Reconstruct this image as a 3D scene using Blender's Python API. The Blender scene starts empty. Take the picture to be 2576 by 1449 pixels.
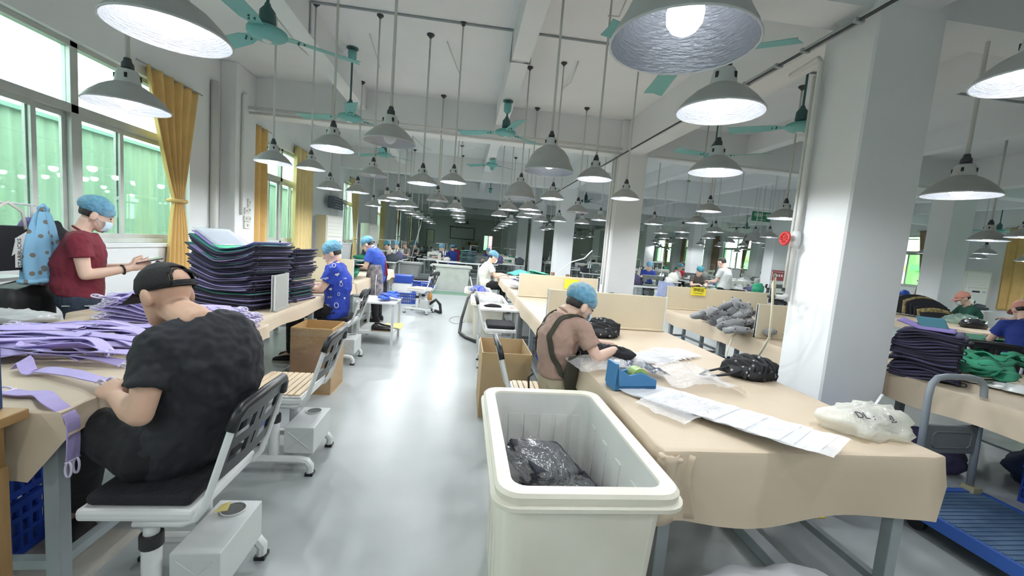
import bpy, bmesh, math, random
from mathutils import Vector, Matrix, Euler, noise
R = random.Random(7)
EXPO, SKY, LAMP = 0.50, 3.8, 9.5
NEARP = {(1715, 112): .6, (1810, 283): .8, (428, 85): .8}
sc = bpy.context.scene
col = sc.collection
# ---------------- camera ----------------
FPX, W, H, CH = 1053.0, 2576.0, 1449.0, 1.45
YAW, PITCH, ROLL = 0.1177982, 0.0982073, -0.0805815
_f = Vector((math.sin(YAW)*math.cos(PITCH), math.cos(YAW)*math.cos(PITCH), -math.sin(PITCH)))
_r0 = Vector((math.cos(YAW), -math.sin(YAW), 0)); _d0 = _f.cross(_r0)
CR = math.cos(ROLL)*_r0 + math.sin(ROLL)*_d0
CD = -math.sin(ROLL)*_r0 + math.cos(ROLL)*_d0
CF = _f
cd = bpy.data.cameras.new('camera'); cam = bpy.data.objects.new('camera', cd); col.objects.link(cam)
cd.sensor_fit = 'HORIZONTAL'; cd.sensor_width = 36; cd.lens = FPX/W*36; cd.clip_start = .05; cd.clip_end = 300
cam.matrix_world = Matrix(((CR.x, -CD.x, -CF.x, 0), (CR.y, -CD.y, -CF.y, 0), (CR.z, -CD.z, -CF.z, CH), (0, 0, 0, 1)))
sc.camera = cam
sc.view_settings.view_transform = 'Standard'; sc.view_settings.look = 'None'
sc.view_settings.gamma = 1; sc.view_settings.use_curve_mapping = False
sc.view_settings.exposure = EXPO
sc.cycles.max_bounces = 5; sc.cycles.diffuse_bounces = 4; sc.cycles.glossy_bounces = 2
sc.cycles.transparent_max_bounces = 12; sc.cycles.transmission_bounces = 2
sc.cycles.use_adaptive_sampling = True; sc.cycles.adaptive_threshold = .12; sc.cycles.adaptive_min_samples = 16
sc.cycles.sample_clamp_indirect = 4; sc.cycles.caustics_reflective = False; sc.cycles.caustics_refractive = False
sc.cycles.use_light_tree = True
# ---------------- world: bright overcast sky ----------------
w = bpy.data.worlds.new('sky'); sc.world = w; w.use_nodes = True
bg = w.node_tree.nodes['Background']; bg.inputs[0].default_value = (.86, .96, 1.0, 1); bg.inputs[1].default_value = SKY
def at(x, y, X=None, Y=None, Z=None, D=None):
    d = CR*((x-W/2)/FPX) + CD*((y-H/2)/FPX) + CF
    if X is not None: t = X/d.x
    elif Y is not None: t = Y/d.y
    elif Z is not None: t = (Z-CH)/d.z
    else: t = D
    return Vector((0, 0, CH)) + d*t
# ---------------- materials ----------------
MATS = {}
def mat(name, c, rough=.6, metal=0, var=0, vs=8, bump=0, bs=40, c2=None, emit=0, spec=.5, alpha=1, trans=0, obj_var=0, stretch=(1, 1, 1), sheen=0, sub=0):
    if name in MATS: return MATS[name]
    m = bpy.data.materials.new(name); m.use_nodes = True; nt = m.node_tree; N = nt.nodes; L = nt.links
    b = N['Principled BSDF']; b.inputs['Roughness'].default_value = rough; b.inputs['Metallic'].default_value = metal
    b.inputs['Specular IOR Level'].default_value = spec
    b.inputs['Base Color'].default_value = (*c, 1)
    if sheen: b.inputs['Sheen Weight'].default_value = sheen
    if emit: b.inputs['Emission Color'].default_value = (*c, 1); b.inputs['Emission Strength'].default_value = emit
    if alpha < 1: b.inputs['Alpha'].default_value = alpha
    if trans: b.inputs['Transmission Weight'].default_value = trans
    tc = N.new('ShaderNodeTexCoord'); mp = N.new('ShaderNodeMapping'); mp.inputs['Scale'].default_value = stretch
    L.new(tc.outputs['Object'], mp.inputs['Vector'])
    out = None
    if var or c2:
        n = N.new('ShaderNodeTexNoise'); n.inputs['Scale'].default_value = vs; n.inputs['Detail'].default_value = 5
        L.new(mp.outputs[0], n.inputs['Vector'])
        r = N.new('ShaderNodeValToRGB'); r.color_ramp.elements[0].position = .3; r.color_ramp.elements[1].position = .7
        k = c2 or tuple(max(0, v*(1-var)) for v in c)
        r.color_ramp.elements[0].color = (*k, 1); r.color_ramp.elements[1].color = (*c, 1)
        L.new(n.outputs['Fac'], r.inputs[0]); out = r.outputs[0]
    if obj_var:
        oi = N.new('ShaderNodeObjectInfo'); hs = N.new('ShaderNodeHueSaturation')
        mr = N.new('ShaderNodeMapRange'); mr.inputs['To Min'].default_value = 1-obj_var; mr.inputs['To Max'].default_value = 1+obj_var
        L.new(oi.outputs['Random'], mr.inputs['Value']); L.new(mr.outputs[0], hs.inputs['Value'])
        if out: L.new(out, hs.inputs['Color'])
        else: hs.inputs['Color'].default_value = (*c, 1)
        out = hs.outputs[0]
    if out: L.new(out, b.inputs['Base Color'])
    if bump:
        n2 = N.new('ShaderNodeTexNoise'); n2.inputs['Scale'].default_value = bs; n2.inputs['Detail'].default_value = 4
        L.new(mp.outputs[0], n2.inputs['Vector'])
        bp = N.new('ShaderNodeBump'); bp.inputs['Strength'].default_value = bump; bp.inputs['Distance'].default_value = .02
        L.new(n2.outputs['Fac'], bp.inputs['Height']); L.new(bp.outputs[0], b.inputs['Normal'])
    MATS[name] = m; return m
def glassmat(name, tint, gloss=.08, opac=0, rough=.05, dcol=(.8, .82, .84), bump=0, bs=20):
    """thin clear sheet: transparent + a little gloss + a little diffuse"""
    if name in MATS: return MATS[name]
    m = bpy.data.materials.new(name); m.use_nodes = True; nt = m.node_tree; N = nt.nodes; L = nt.links
    N.remove(N['Principled BSDF']); o = N['Material Output']
    t = N.new('ShaderNodeBsdfTransparent'); t.inputs[0].default_value = (*tint, 1)
    g = N.new('ShaderNodeBsdfGlossy'); g.inputs['Roughness'].default_value = rough; g.inputs['Color'].default_value = (1, 1, 1, 1)
    mx = N.new('ShaderNodeMixShader'); mx.inputs[0].default_value = gloss
    L.new(t.outputs[0], mx.inputs[1]); L.new(g.outputs[0], mx.inputs[2]); last = mx
    if bump:
        tc = N.new('ShaderNodeTexCoord'); n2 = N.new('ShaderNodeTexNoise'); n2.inputs['Scale'].default_value = bs; n2.inputs['Detail'].default_value = 3
        L.new(tc.outputs['Object'], n2.inputs['Vector']); bp = N.new('ShaderNodeBump'); bp.inputs['Strength'].default_value = bump; bp.inputs['Distance'].default_value = .03
        L.new(n2.outputs['Fac'], bp.inputs['Height']); L.new(bp.outputs[0], g.inputs['Normal'])
    if opac:
        d = N.new('ShaderNodeBsdfDiffuse'); d.inputs[0].default_value = (*dcol, 1)
        m2 = N.new('ShaderNodeMixShader'); m2.inputs[0].default_value = opac
        L.new(mx.outputs[0], m2.inputs[1]); L.new(d.outputs[0], m2.inputs[2]); last = m2
    L.new(last.outputs[0], o.inputs['Surface']); MATS[name] = m; return m
white = mat('white paint', (.85, .86, .87), .75, var=.06, vs=1.2, bump=.05, bs=120)
ceilm = mat('ceiling paint', (.83, .845, .86), .85, var=.08, vs=.8)
metal_w = mat('white enamel', (.72, .73, .72), .35, var=.05, vs=6)
grey_st = mat('grey steel paint', (.38, .42, .44), .4, var=.12, vs=9)
grey_lt = mat('light grey sheet steel', (.62, .64, .63), .35, var=.06, vs=5)
black_p = mat('black plastic', (.015, .015, .017), .38)
black_c = mat('black cloth', (.012, .012, .016), .9, bump=.3, bs=90)
alu = mat('brushed aluminium', (.36, .36, .36), .42, metal=.85, var=.25, vs=12)
alu_in = mat('reflector aluminium', (.50, .52, .56), .35, metal=.35, bump=.35, bs=40, stretch=(1, 1, 6))
cloth_t = mat('beige vinyl cloth', (.62, .505, .375), .6, var=.04, vs=3, bump=.12, bs=10)
skin = mat('skin', (.62, .39, .28), .55, var=.08, vs=14, spec=.35)
skin_l = mat('pale skin', (.74, .50, .39), .55, var=.06, vs=14, spec=.35)
hairm = mat('black hair', (.016, .013, .012), .5, bump=.5, bs=120, stretch=(1, 1, .2))
# ---------------- mesh helpers ----------------
class G:
    def __init__(s): s.v = []; s.f = []
    def add(s, vs, fs):
        n = len(s.v); s.v += [Vector(p) for p in vs]; s.f += [tuple(i+n for i in f) for f in fs]; return s
    def box(s, x0, x1, y0, y1, z0, z1, M=None):
        p = [Vector((x, y, z)) for z in (z0, z1) for y in (y0, y1) for x in (x0, x1)]
        if M is not None: p = [M @ q for q in p]
        return s.add(p, [(0, 2, 3, 1), (4, 5, 7, 6), (0, 1, 5, 4), (2, 6, 7, 3), (0, 4, 6, 2), (1, 3, 7, 5)])
    def cbox(s, c, sx, sy, sz, M=None):
        return s.box(c[0]-sx/2, c[0]+sx/2, c[1]-sy/2, c[1]+sy/2, c[2]-sz/2, c[2]+sz/2, M)
    def loft(s, rings, cap=True, closed=True):
        n = len(rings[0]); b = len(s.v)
        for r in rings: s.v += [Vector(p) for p in r]
        for i in range(len(rings)-1):
            for j in range(n if closed else n-1):
                k = (j+1) % n
                s.f.append((b+i*n+j, b+i*n+k, b+(i+1)*n+k, b+(i+1)*n+j))
        if cap:
            s.f.append(tuple(b+j for j in reversed(range(n)))); s.f.append(tuple(b+(len(rings)-1)*n+j for j in range(n)))
        return s
    def tube(s, pts, r, n=8, up=None, flat=1, cap=True):
        pts = [Vector(p) for p in pts]; rs = r if isinstance(r, (list, tuple)) else [r]*len(pts)
        rings = []; u = None
        for i, p in enumerate(pts):
            t = (pts[min(i+1, len(pts)-1)]-pts[max(i-1, 0)]).normalized()
            if u is None:
                a = Vector(up) if up else (Vector((0, 0, 1)) if abs(t.z) < .9 else Vector((1, 0, 0)))
                u = (a-t*a.dot(t)).normalized()
            else: u = (u-t*u.dot(t)).normalized()
            v = t.cross(u)
            rings.append([p+u*(math.cos(q)*rs[i]*flat)+v*(math.sin(q)*rs[i]) for q in (2*math.pi*k/n for k in range(n))])
        return s.loft(rings, cap)
    def limb(s, pts, rs, n=12):
        """closed rounded tube for bodies"""
        pts = [Vector(p) for p in pts]; a = (pts[0]-pts[1]).normalized(); b = (pts[-1]-pts[-2]).normalized()
        P = [pts[0]+a*rs[0]*.9, pts[0]+a*rs[0]*.6]+pts+[pts[-1]+b*rs[-1]*.6, pts[-1]+b*rs[-1]*.9]
        Q = [rs[0]*.35, rs[0]*.8]+list(rs)+[rs[-1]*.8, rs[-1]*.35]
        return s.tube(P, Q, n)
    def ell(s, c, r, M=None, n=14, m=9):
        c = Vector(c); rings = []
        for i in range(1, m):
            a = math.pi*i/m
            rings.append([Vector((r[0]*math.sin(a)*math.cos(2*math.pi*k/n), r[1]*math.sin(a)*math.sin(2*math.pi*k/n), -r[2]*math.cos(a))) for k in range(n)])
        rings = [[(c+(M.to_3x3() @ p if M is not None else p)) for p in q] for q in rings]
        return s.loft(rings)
    def lathe(s, prof, n=24, c=(0, 0, 0), cap=False):
        return s.loft([[Vector(c)+Vector((r*math.cos(2*math.pi*k/n), r*math.sin(2*math.pi*k/n), z)) for k in range(n)] for r, z in prof], cap)
    def grid(s, fn, nu, nv):
        b = len(s.v)
        for i in range(nu+1):
            for j in range(nv+1): s.v.append(Vector(fn(i/nu, j/nv)))
        for i in range(nu):
            for j in range(nv):
                a = b+i*(nv+1)+j; s.f.append((a, a+nv+1, a+nv+2, a+1))
        return s
    def prism(s, poly, d):
        """planar polygon (list of 3d) extruded by vector d"""
        n = len(poly); d = Vector(d); b = [Vector(p) for p in poly]
        return s.add(b+[p+d for p in b], [tuple(reversed(range(n))), tuple(range(n, 2*n))]+[(i, (i+1) % n, (i+1) % n+n, i+n) for i in range(n)])
    def xf(s, M): s.v = [M @ p for p in s.v]; return s
    def mesh(s, name, m, smooth=False):
        me = bpy.data.meshes.new(name); me.from_pydata([tuple(p) for p in s.v], [], s.f)
        if smooth == 'auto':
            me.polygons.foreach_set('use_smooth', [True]*len(me.polygons))
            me.set_sharp_from_angle(angle=.7)
        elif smooth: me.polygons.foreach_set('use_smooth', [True]*len(me.polygons))
        if m: me.materials.append(m)
        return me
    def obj(s, name, m, parent=None, smooth=False, bevel=0, solid=0, seg=2, sub=0, loc=None, remesh=0, fix=True):
        me = s.mesh(name, m, smooth)
        if fix and not solid:
            bm = bmesh.new(); bm.from_mesh(me); bmesh.ops.recalc_face_normals(bm, faces=bm.faces); bm.to_mesh(me); bm.free()
        o = bpy.data.objects.new(name, me); col.objects.link(o); o.parent = parent
        if loc is not None: o.location = loc
        if solid: md = o.modifiers.new('thick', 'SOLIDIFY'); md.thickness = solid; md.offset = 0
        if sub: md = o.modifiers.new('sub', 'SUBSURF'); md.levels = sub; md.render_levels = sub
        if bevel: md = o.modifiers.new('bev', 'BEVEL'); md.width = bevel; md.segments = seg; md.limit_method = 'ANGLE'
        return o
def tag(o, label=None, cat=None, group=None, kind=None):
    if label: o['label'] = label
    if cat: o['category'] = cat
    if group: o['group'] = group
    if kind: o['kind'] = kind
    return o
def root(name, loc, label=None, cat=None, group=None, rz=0, kind=None):
    o = bpy.data.objects.new(name, None); col.objects.link(o); o.empty_display_size = .05
    o.location = loc; o.rotation_euler = (0, 0, rz); return tag(o, label, cat, group, kind)
def copy_tree(o, parent=None):
    c = o.copy(); col.objects.link(c); c.parent = parent
    for ch in list(o.children): copy_tree(ch, c)
    return c
def place(o, loc, rz=0, label=None, group=None):
    o.location = loc; o.rotation_euler = (0, 0, rz)
    if label: o['label'] = label
    if group: o['group'] = group
    return o
TS = bpy.data.scenes.new('scratch'); TV = TS.view_layers[0]
def evald(o):
    TS.collection.objects.link(o); TV.update(); return bpy.data.meshes.new_from_object(o.evaluated_get(TV.depsgraph))
def remeshed(g, name, m, parent, vox=.01, smooth=4, wob=0, wf=14, off=0):
    """union of overlapping closed volumes as one continuous skin"""
    me = g.mesh('tmp', None); o = bpy.data.objects.new('tmp', me)
    bm = bmesh.new(); bm.from_mesh(me); bmesh.ops.recalc_face_normals(bm, faces=bm.faces); bm.to_mesh(me); bm.free()
    md = o.modifiers.new('r', 'REMESH'); md.mode = 'VOXEL'; md.voxel_size = vox; md.use_smooth_shade = True
    if smooth: ms = o.modifiers.new('s', 'SMOOTH'); ms.iterations = smooth; ms.factor = .5
    nm = evald(o); bpy.data.objects.remove(o); bpy.data.meshes.remove(me)
    nm.name = name; nm.materials.clear(); nm.materials.append(m)
    if wob:
        no = [v.normal.copy() for v in nm.vertices]
        for v, n in zip(nm.vertices, no):
            p = v.co*wf; v.co += n*(wob*(noise.noise(p)+.6*noise.noise(p*2.3+Vector((3, 1, 7)))))
    nm.polygons.foreach_set('use_smooth', [True]*len(nm.polygons))
    r = bpy.data.objects.new(name, nm); col.objects.link(r); r.parent = parent; return r
def text(name, s, m, parent, loc, size, rot, ext=.001, align='CENTER'):
    c = bpy.data.curves.new(name, 'FONT'); c.body = s; c.size = size; c.align_x = align; c.align_y = 'CENTER'; c.extrude = ext
    o = bpy.data.objects.new(name, c); me = evald(o); bpy.data.objects.remove(o)
    me.materials.clear(); me.materials.append(m); o = bpy.data.objects.new(name, me); col.objects.link(o)
    o.parent = parent; o.location = loc; o.rotation_euler = rot; return o
PI = math.pi
# =====================================================================  STRUCTURE
XL, XR, YB, YE, ZC = -3.65, 15.9, -2.0, 34.8, 3.77
def wallmesh(name, x0, x1, y0, y1, z0, z1, m): return tag(G().box(x0, x1, y0, y1, z0, z1).obj(name, m), kind='structure')
floor_m = bpy.data.materials.new('epoxy floor'); floor_m.use_nodes = True
def _floor():
    nt = floor_m.node_tree; N = nt.nodes; L = nt.links; b = N['Principled BSDF']
    tc = N.new('ShaderNodeTexCoord')
    n = N.new('ShaderNodeTexNoise'); n.inputs['Scale'].default_value = .9; n.inputs['Detail'].default_value = 6; n.inputs['Roughness'].default_value = .62
    n2 = N.new('ShaderNodeTexNoise'); n2.inputs['Scale'].default_value = 7; n2.inputs['Detail'].default_value = 8
    mx = N.new('ShaderNodeMath'); mx.operation = 'MULTIPLY_ADD'; mx.inputs[1].default_value = .35
    L.new(tc.outputs['Object'], n.inputs['Vector']); L.new(tc.outputs['Object'], n2.inputs['Vector'])
    L.new(n2.outputs['Fac'], mx.inputs[0]); L.new(n.outputs['Fac'], mx.inputs[2])
    r = N.new('ShaderNodeValToRGB'); r.color_ramp.elements[0].position = .35; r.color_ramp.elements[1].position = .95
    r.color_ramp.elements[0].color = (.355, .385, .38, 1); r.color_ramp.elements[1].color = (.43, .458, .45, 1)
    L.new(mx.outputs[0], r.inputs[0]); L.new(r.outputs[0], b.inputs['Base Color'])
    rr = N.new('ShaderNodeMapRange'); rr.inputs['To Min'].default_value = .27; rr.inputs['To Max'].default_value = .4
    L.new(n2.outputs['Fac'], rr.inputs['Value']); L.new(rr.outputs[0], b.inputs['Roughness'])
    bp = N.new('ShaderNodeBump'); bp.inputs['Strength'].default_value = .008; L.new(n2.outputs['Fac'], bp.inputs['Height']); L.new(bp.outputs[0], b.inputs['Normal'])
_floor()
wallmesh('floor', XL-.25, XR+.25, YB-.2, YE+.2, -.12, 0, floor_m)
wallmesh('ceiling', XL-.25, XR+.25, YB-.2, YE+.2, ZC, ZC+.15, ceilm)
wallmesh('wall_near', XL-.25, XR+.25, YB-.2, YB, 0, ZC, white)
ZS, ZT, ZW = 1.15, 2.40, 3.0        # sill, transom, window top
winL = [(-1.3, 1.7), (2.95, 6.05)]+[(7.75+4.6*k, 10.15+4.6*k) for k in range(6)]
winR = [(-.2, 2.2)]+[(8.25+4.6*k-4.6, 10.75+4.6*k-4.6) for k in range(7)]
def pierced(name, X0, X1, wins):
    g = G(); y = YB
    for a, b in wins:
        g.box(X0, X1, y, a, 0, ZC); g.box(X0, X1, a, b, 0, ZS); g.box(X0, X1, a, b, ZW, ZC); y = b
    g.box(X0, X1, y, YE, 0, ZC); return tag(g.obj(name, white), kind='structure')
pierced('wall_left', XL-.24, XL, winL); pierced('wall_right', XR, XR+.24, winR)
# far end wall with two openings (cream door, window with a green and a pink half)
eg = G(); D0 = (-3.16, -2.62, 0, 2.28); D1 = (1.46, 2.2, .95, 2.2); D2 = (10.6, 11.2, .95, 2.25)
eg.box(XL, D0[0], YE, YE+.2, 0, ZC).box(D0[0], D0[1], YE, YE+.2, D0[3], ZC).box(D0[1], D1[0], YE, YE+.2, 0, ZC)
eg.box(D1[0], D1[1], YE, YE+.2, 0, D1[2]).box(D1[0], D1[1], YE, YE+.2, D1[3], ZC).box(D1[1], D2[0], YE, YE+.2, 0, ZC)
eg.box(D2[0], D2[1], YE, YE+.2, 0, D2[2]).box(D2[0], D2[1], YE, YE+.2, D2[3], ZC).box(D2[1], XR, YE, YE+.2, 0, ZC)
tag(eg.obj('wall_far', mat('far wall paint', (.70, .71, .71), .85, var=.08, vs=.7)), kind='structure')
frame_m = mat('window aluminium', (.62, .63, .60), .4, metal=.3, var=.15, vs=5)
pane_m = glassmat('window glass', (.90, 1.0, .94), .06, .0, .02)
pane_g = glassmat('green window film', (.62, .93, .68), .05, .15, .05, (.45, .75, .5))
nwin = [0]
def window(X, y0, y1, s, film=None, posts=None):
    """s = +1 interior is towards +X"""
    nwin[0] += 1; r = root('window_%d' % nwin[0], (X-.1*s, (y0+y1)/2, ZS), kind='structure'); h = (y1-y0)/2; zt = ZT-ZS; zw = ZW-ZS
    for a, b, c, d in ((-h, h, 0, .05), (-h, h, zw-.05, zw), (-h, h, zt-.04, zt+.04), (-h, -h+.05, 0, zw), (h-.05, h, 0, zw), (-.04, .04, 0, zw)):
        G().box(-.04, .04, a, b, c, d).obj('frame', frame_m, r, bevel=.004)
    for a, b in ((-h+.05, -.04), (.04, h-.05)):
        G().box(-.004, .004, a, b, zt+.04, zw-.05).obj('pane', pane_m, r)
        m = ((a+b)/2 + .1*(1 if a < 0 else -1)) if posts is None else posts[0 if a < 0 else 1]
        for k, (p, q, xo) in enumerate(((a, m+.03, .012), (m-.03, b, -.018))):
            sh = root('sash', (xo, 0, 0)); sh.parent = r
            g = G().box(-.012, .012, p, p+.045, .05, zt-.04).box(-.012, .012, q-.045, q, .05, zt-.04).box(-.012, .012, p+.045, q-.045, .05, .1).box(-.012, .012, p+.045, q-.045, zt-.085, zt-.04)
            g.obj('sash_frame', frame_m, sh)
            G().box(-.003, .003, p+.04, q-.04, .095, zt-.08).obj('pane', (pane_g if film and film(k, a) else pane_m), sh)
    tag(r, 'white aluminium window with a transom and sliding sashes', kind='structure')
for i, (a, b) in enumerate(winL): window(XL, a, b, 1, posts=(-.38, .55) if i == 1 else None)
for i, (a, b) in enumerate(winR): window(XR, a, b, -1, film=lambda k, a: (k == 0) == (a < 0))
# sills
for i, (a, b) in enumerate(winL): tag(G().box(XL, XL+.03, a-.03, b+.03, ZS-.04, ZS).obj('trim_%d' % (i+1), white), kind='structure')
# exterior seen through the windows
gm = mat('green corrugated cladding', (.29, .41, .29), .6, var=.22, vs=3, stretch=(1, 3, .25))
g = G(); ys = [y*.11 for y in range(-60, 420)]
for a in range(len(ys)-1):
    xa = -6.6+(.035 if a % 2 else 0); xb = -6.6+(0 if a % 2 else .035)
    g.add([(xa, ys[a], -.5), (xb, ys[a+1], -.5), (xb, ys[a+1], 2.86), (xa, ys[a], 2.86)], [(0, 1, 2, 3)])
ext = root('green_shed', (0, 0, 0), 'green corrugated metal shed wall outside the left hand windows', 'building')
g.obj('cladding', gm, ext); G().box(-6.75, -6.5, -6.6, 46, 2.84, 2.9).obj('ridge_cap', mat('ridge cap', (.22, .36, .30), .6), ext)
tag(G().box(-9, XL-.25, -10, 48, -.6, -.5).obj('ground', mat('outside ground', (.35, .36, .34), .9)), kind='structure')
tag(G().box(XR+.25, 60, -10, 60, -3.1, -3).obj('ground', mat('outside ground', (.35, .36, .34), .9)), kind='structure')
def building(x, y0, y1, z1, c, trim, label):
    b = root('apartment_building', (x, (y0+y1)/2, -3), label, 'building')
    G().box(0, 4, -(y1-y0)/2, (y1-y0)/2, 0, z1+3).obj('facade', mat('facade '+label, c, .8, var=.06, vs=2), b)
    for lv in range(int((z1+3)/2.6)):
        G().box(-.25, 0, -(y1-y0)/2, (y1-y0)/2, lv*2.6+2.3, lv*2.6+2.6).obj('ledge', mat('ledge '+label, trim, .8), b)
        yy = -(y1-y0)/2+.8
        while yy < (y1-y0)/2-1.2:
            G().box(-.04, .02, yy, yy+1.1, lv*2.6+.8, lv*2.6+2).obj('window', mat('far dark glass', (.25, .3, .32), .2), b); yy += 2.4
building(24, 4, 20, 8, (.75, .80, .45), (.4, .75, .4), 'pale yellow apartment block outside the right hand windows')
building(26, 22, 38, 9, (.78, .72, .62), (.8, .5, .3), 'cream apartment block with orange ledges beyond the far right windows')
# columns, pilasters, beams
CY = [2.6+4.6*k for k in range(8) if 2.6+4.6*k < YE]; CY.insert(0, -2.0)
for r_i, X in enumerate((2.55, 9.27)):
    for k, y in enumerate(CY):
        o = G().box(X, X+.5, y, y+.42, 0, ZC).obj('column', white, bevel=.012, seg=1)
        tag(o, 'square white painted concrete column', kind='structure')
for y in CY:
    tag(G().box(XL, XL+.22, (6.72 if abs(y-7.2) < .1 else y), (7.3 if abs(y-7.2) < .1 else y+.42), 0, ZC).obj('pilaster', white, bevel=.008, seg=1), 'white wall pilaster between windows', kind='structure')
    tag(G().box(XR-.3, XR, y, y+.42, 0, ZC).obj('pilaster', white, bevel=.008, seg=1), 'white wall pilaster between windows', kind='structure')
    tag(G().box(XL+.001, XR-.001, y+.06, y+.36, 3.2, ZC).obj('beam', ceilm), 'deep white ceiling beam across the hall', kind='structure')
for X, wd, zb in ((-1.94, .2, 3.45), (.36, .19, 3.45), (2.66, .28, 3.2), (4.9, .2, 3.45), (7.1, .2, 3.45), (9.38, .28, 3.2), (11.6, .2, 3.45), (13.8, .2, 3.45)):
    tag(G().box(X, X+wd, YB+.001, YE-.001, zb+.002, ZC).obj('beam', ceilm), 'white ceiling beam running down the hall', kind='structure')
# green painted floor line
tag(G().box(-2.4, 2.4, 11.55, 12.25, 0, .003).obj('floor_stripe', mat('green floor paint', (.13, .30, .19), .35, var=.2, vs=6)), 'green painted stripe across the aisle floor', kind='structure')
# door, far window, whiteboard
dr = root('door_1', ((D0[0]+D0[1])/2, YE, 0), kind='structure')
G().box(-.27, .27, .03, .07, 0, D0[3]).obj('door_leaf', mat('cream door', (.80, .80, .62), .5, emit=.0), dr)
for a, b, c, d in ((-.31, -.27, 0, 2.32), (.27, .31, 0, 2.32), (-.31, .31, 2.28, 2.32)): G().box(a, b, -.03, .03, c, d).obj('door_frame', mat('dark frame', (.08, .09, .09), .5), dr)
G().box(-.12, .1, .02, .032, 1.2, 1.42).obj('notice', mat('paper', (.7, .7, .66), .8), dr)
for nm, Dd, c1, c2 in (('window_90', D1, (.45, .75, .45), (.85, .5, .5)), ('window_91', D2, (.7, .8, .4), (.8, .85, .6))):
    wr = root(nm, ((Dd[0]+Dd[1])/2, YE+.1, Dd[2]), kind='structure'); hw = (Dd[1]-Dd[0])/2; hh = Dd[3]-Dd[2]
    for a, b, c in ((-hw, 0, c1), (0, hw, c2)): G().box(a, b, -.005, .005, 0, hh).obj('pane', glassmat('pane %s%s' % (nm, a), c, .05, .1, .05, c), wr)
    for a, b, c, d in ((-hw, hw, 0, .04), (-hw, hw, hh-.04, hh), (-hw, -hw+.04, 0, hh), (hw-.04, hw, 0, hh), (-.03, .03, 0, hh)): G().box(a, b, -.03, .03, c, d).obj('frame', frame_m, wr)
wb = root('whiteboard', (-.33, YE-.03, 1.72), 'black framed whiteboard on the far end wall', 'whiteboard')
G().box(-.95, .95, -.01, .02, .02, .96).obj('board', mat('board surface', (.62, .64, .63), .3, var=.08, vs=3), wb)
for a, b, c, d in ((-1, 1, 0, .05), (-1, 1, .93, .98), (-1, -.95, 0, .98), (.95, 1, 0, .98)): G().box(a, b, -.025, .02, c, d).obj('frame', black_p, wb)
for k in range(4): G().box(-.5+k*.32, -.44+k*.32, -.03, -.01, .86, .9).obj('magnet', black_p, wb)
# =====================================================================  PENDANT LAMPS
bulb_m = mat('lit bulb', (.93, .96, 1.0), .4, emit=14); bulb_off = mat('unlit bulb', (.75, .76, .76), .3)
bulb_m.cycles.emission_sampling = 'FRONT'
bulb_far = mat('distant lit bulb', (.93, .96, 1.0), .4, emit=10.5); bulb_far.cycles.emission_sampling = 'NONE'
socket_m = mat('dark grey socket', (.05, .055, .06), .5)
rod_m = mat('lamp rod', (.60, .60, .57), .5)
shade_out = mat('aluminium shade outside', (.50, .50, .49), .45, metal=.3, var=.12, vs=10)
coll_m = mat('pale collar', (.60, .61, .61), .4)
PR = {  # (outer profile r,z from the rim z=0 upwards)
 'S': (.18, [(.18, 0), (.176, .012), (.15, .045), (.115, .078), (.082, .1), (.06, .112)], .112, .055),
 'B': (.225, [(.225, 0), (.215, .03), (.198, .06), (.185, .085), (.165, .135), (.125, .185), (.085, .21), (.068, .222)], .222, .062)}
LM = {}
def lampmesh(k):
    if k in LM: return LM[k]
    Rr, pf, zt, cr = PR[k]
    d = {}
    d['shade'] = G().lathe(pf, 32).mesh('shade', shade_out, True)
    d['reflector'] = G().lathe([(r-.004, z-.001) for r, z in pf], 32).mesh('reflector', alu_in, True)
    if k == 'B': d['reflector'] = G().lathe([(r-.004, z-.001) for r, z in pf], 32).mesh('reflector', mat('dull bell reflector', (.26, .28, .31), .35, metal=.3, bump=.5, bs=30, stretch=(1, 1, 5)), True)
    d['rim'] = G().tube([(Rr*math.cos(2*PI*i/32), Rr*math.sin(2*PI*i/32), 0) for i in range(33)], .004, 6).mesh('rim', coll_m, True)
    d['collar'] = G().lathe([(cr+.004, zt-.005), (cr, zt+.01), (cr-.008, zt+.062), (cr-.014, zt+.07), (.02, zt+.072)], 20).mesh('collar', coll_m, True)
    g = G()
    for q in range(1):
        a = 2*PI*(q+.3)/4; c = Vector(((cr-.003)*math.cos(a), (cr-.003)*math.sin(a), zt+.035))
        g.box(-.004, .004, -.006, .006, -.012, .012, Matrix.Translation(c) @ Matrix.Rotation(a, 4, 'Z'))
    d['vent_slot'] = g.mesh('vent_slot', black_p)
    d['socket'] = G().lathe([(.028, zt+.07), (.027, zt+.1), (.018, zt+.115), (.016, zt+.13), (.006, zt+.135)], 16, cap=True).mesh('socket', socket_m, True)
    zb = .035 if k == 'S' else .075
    bp = [(.012, zt), (.03, zt-.02), (.05, zb+.055), (.058, zb+.02), (.055, zb-.01), (.04, zb-.032), (.02, zb-.044), (.003, zb-.047)]
    d['bulb'] = G().lathe(bp, 20).mesh('bulb', bulb_m if k == 'S' else mat('lit bell lamp bulb', (.93, .96, 1.0), .4, emit=5), True); d['bulb_off'] = G().lathe([(r*.8, z) for r, z in bp], 20).mesh('bulb', bulb_off, True)
    d['bulb_far'] = G().lathe(bp, 12).mesh('bulb', bulb_far, True); d['zb'] = zb; d['zt'] = zt; LM[k] = d; return d
rod_cache = {}
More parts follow.
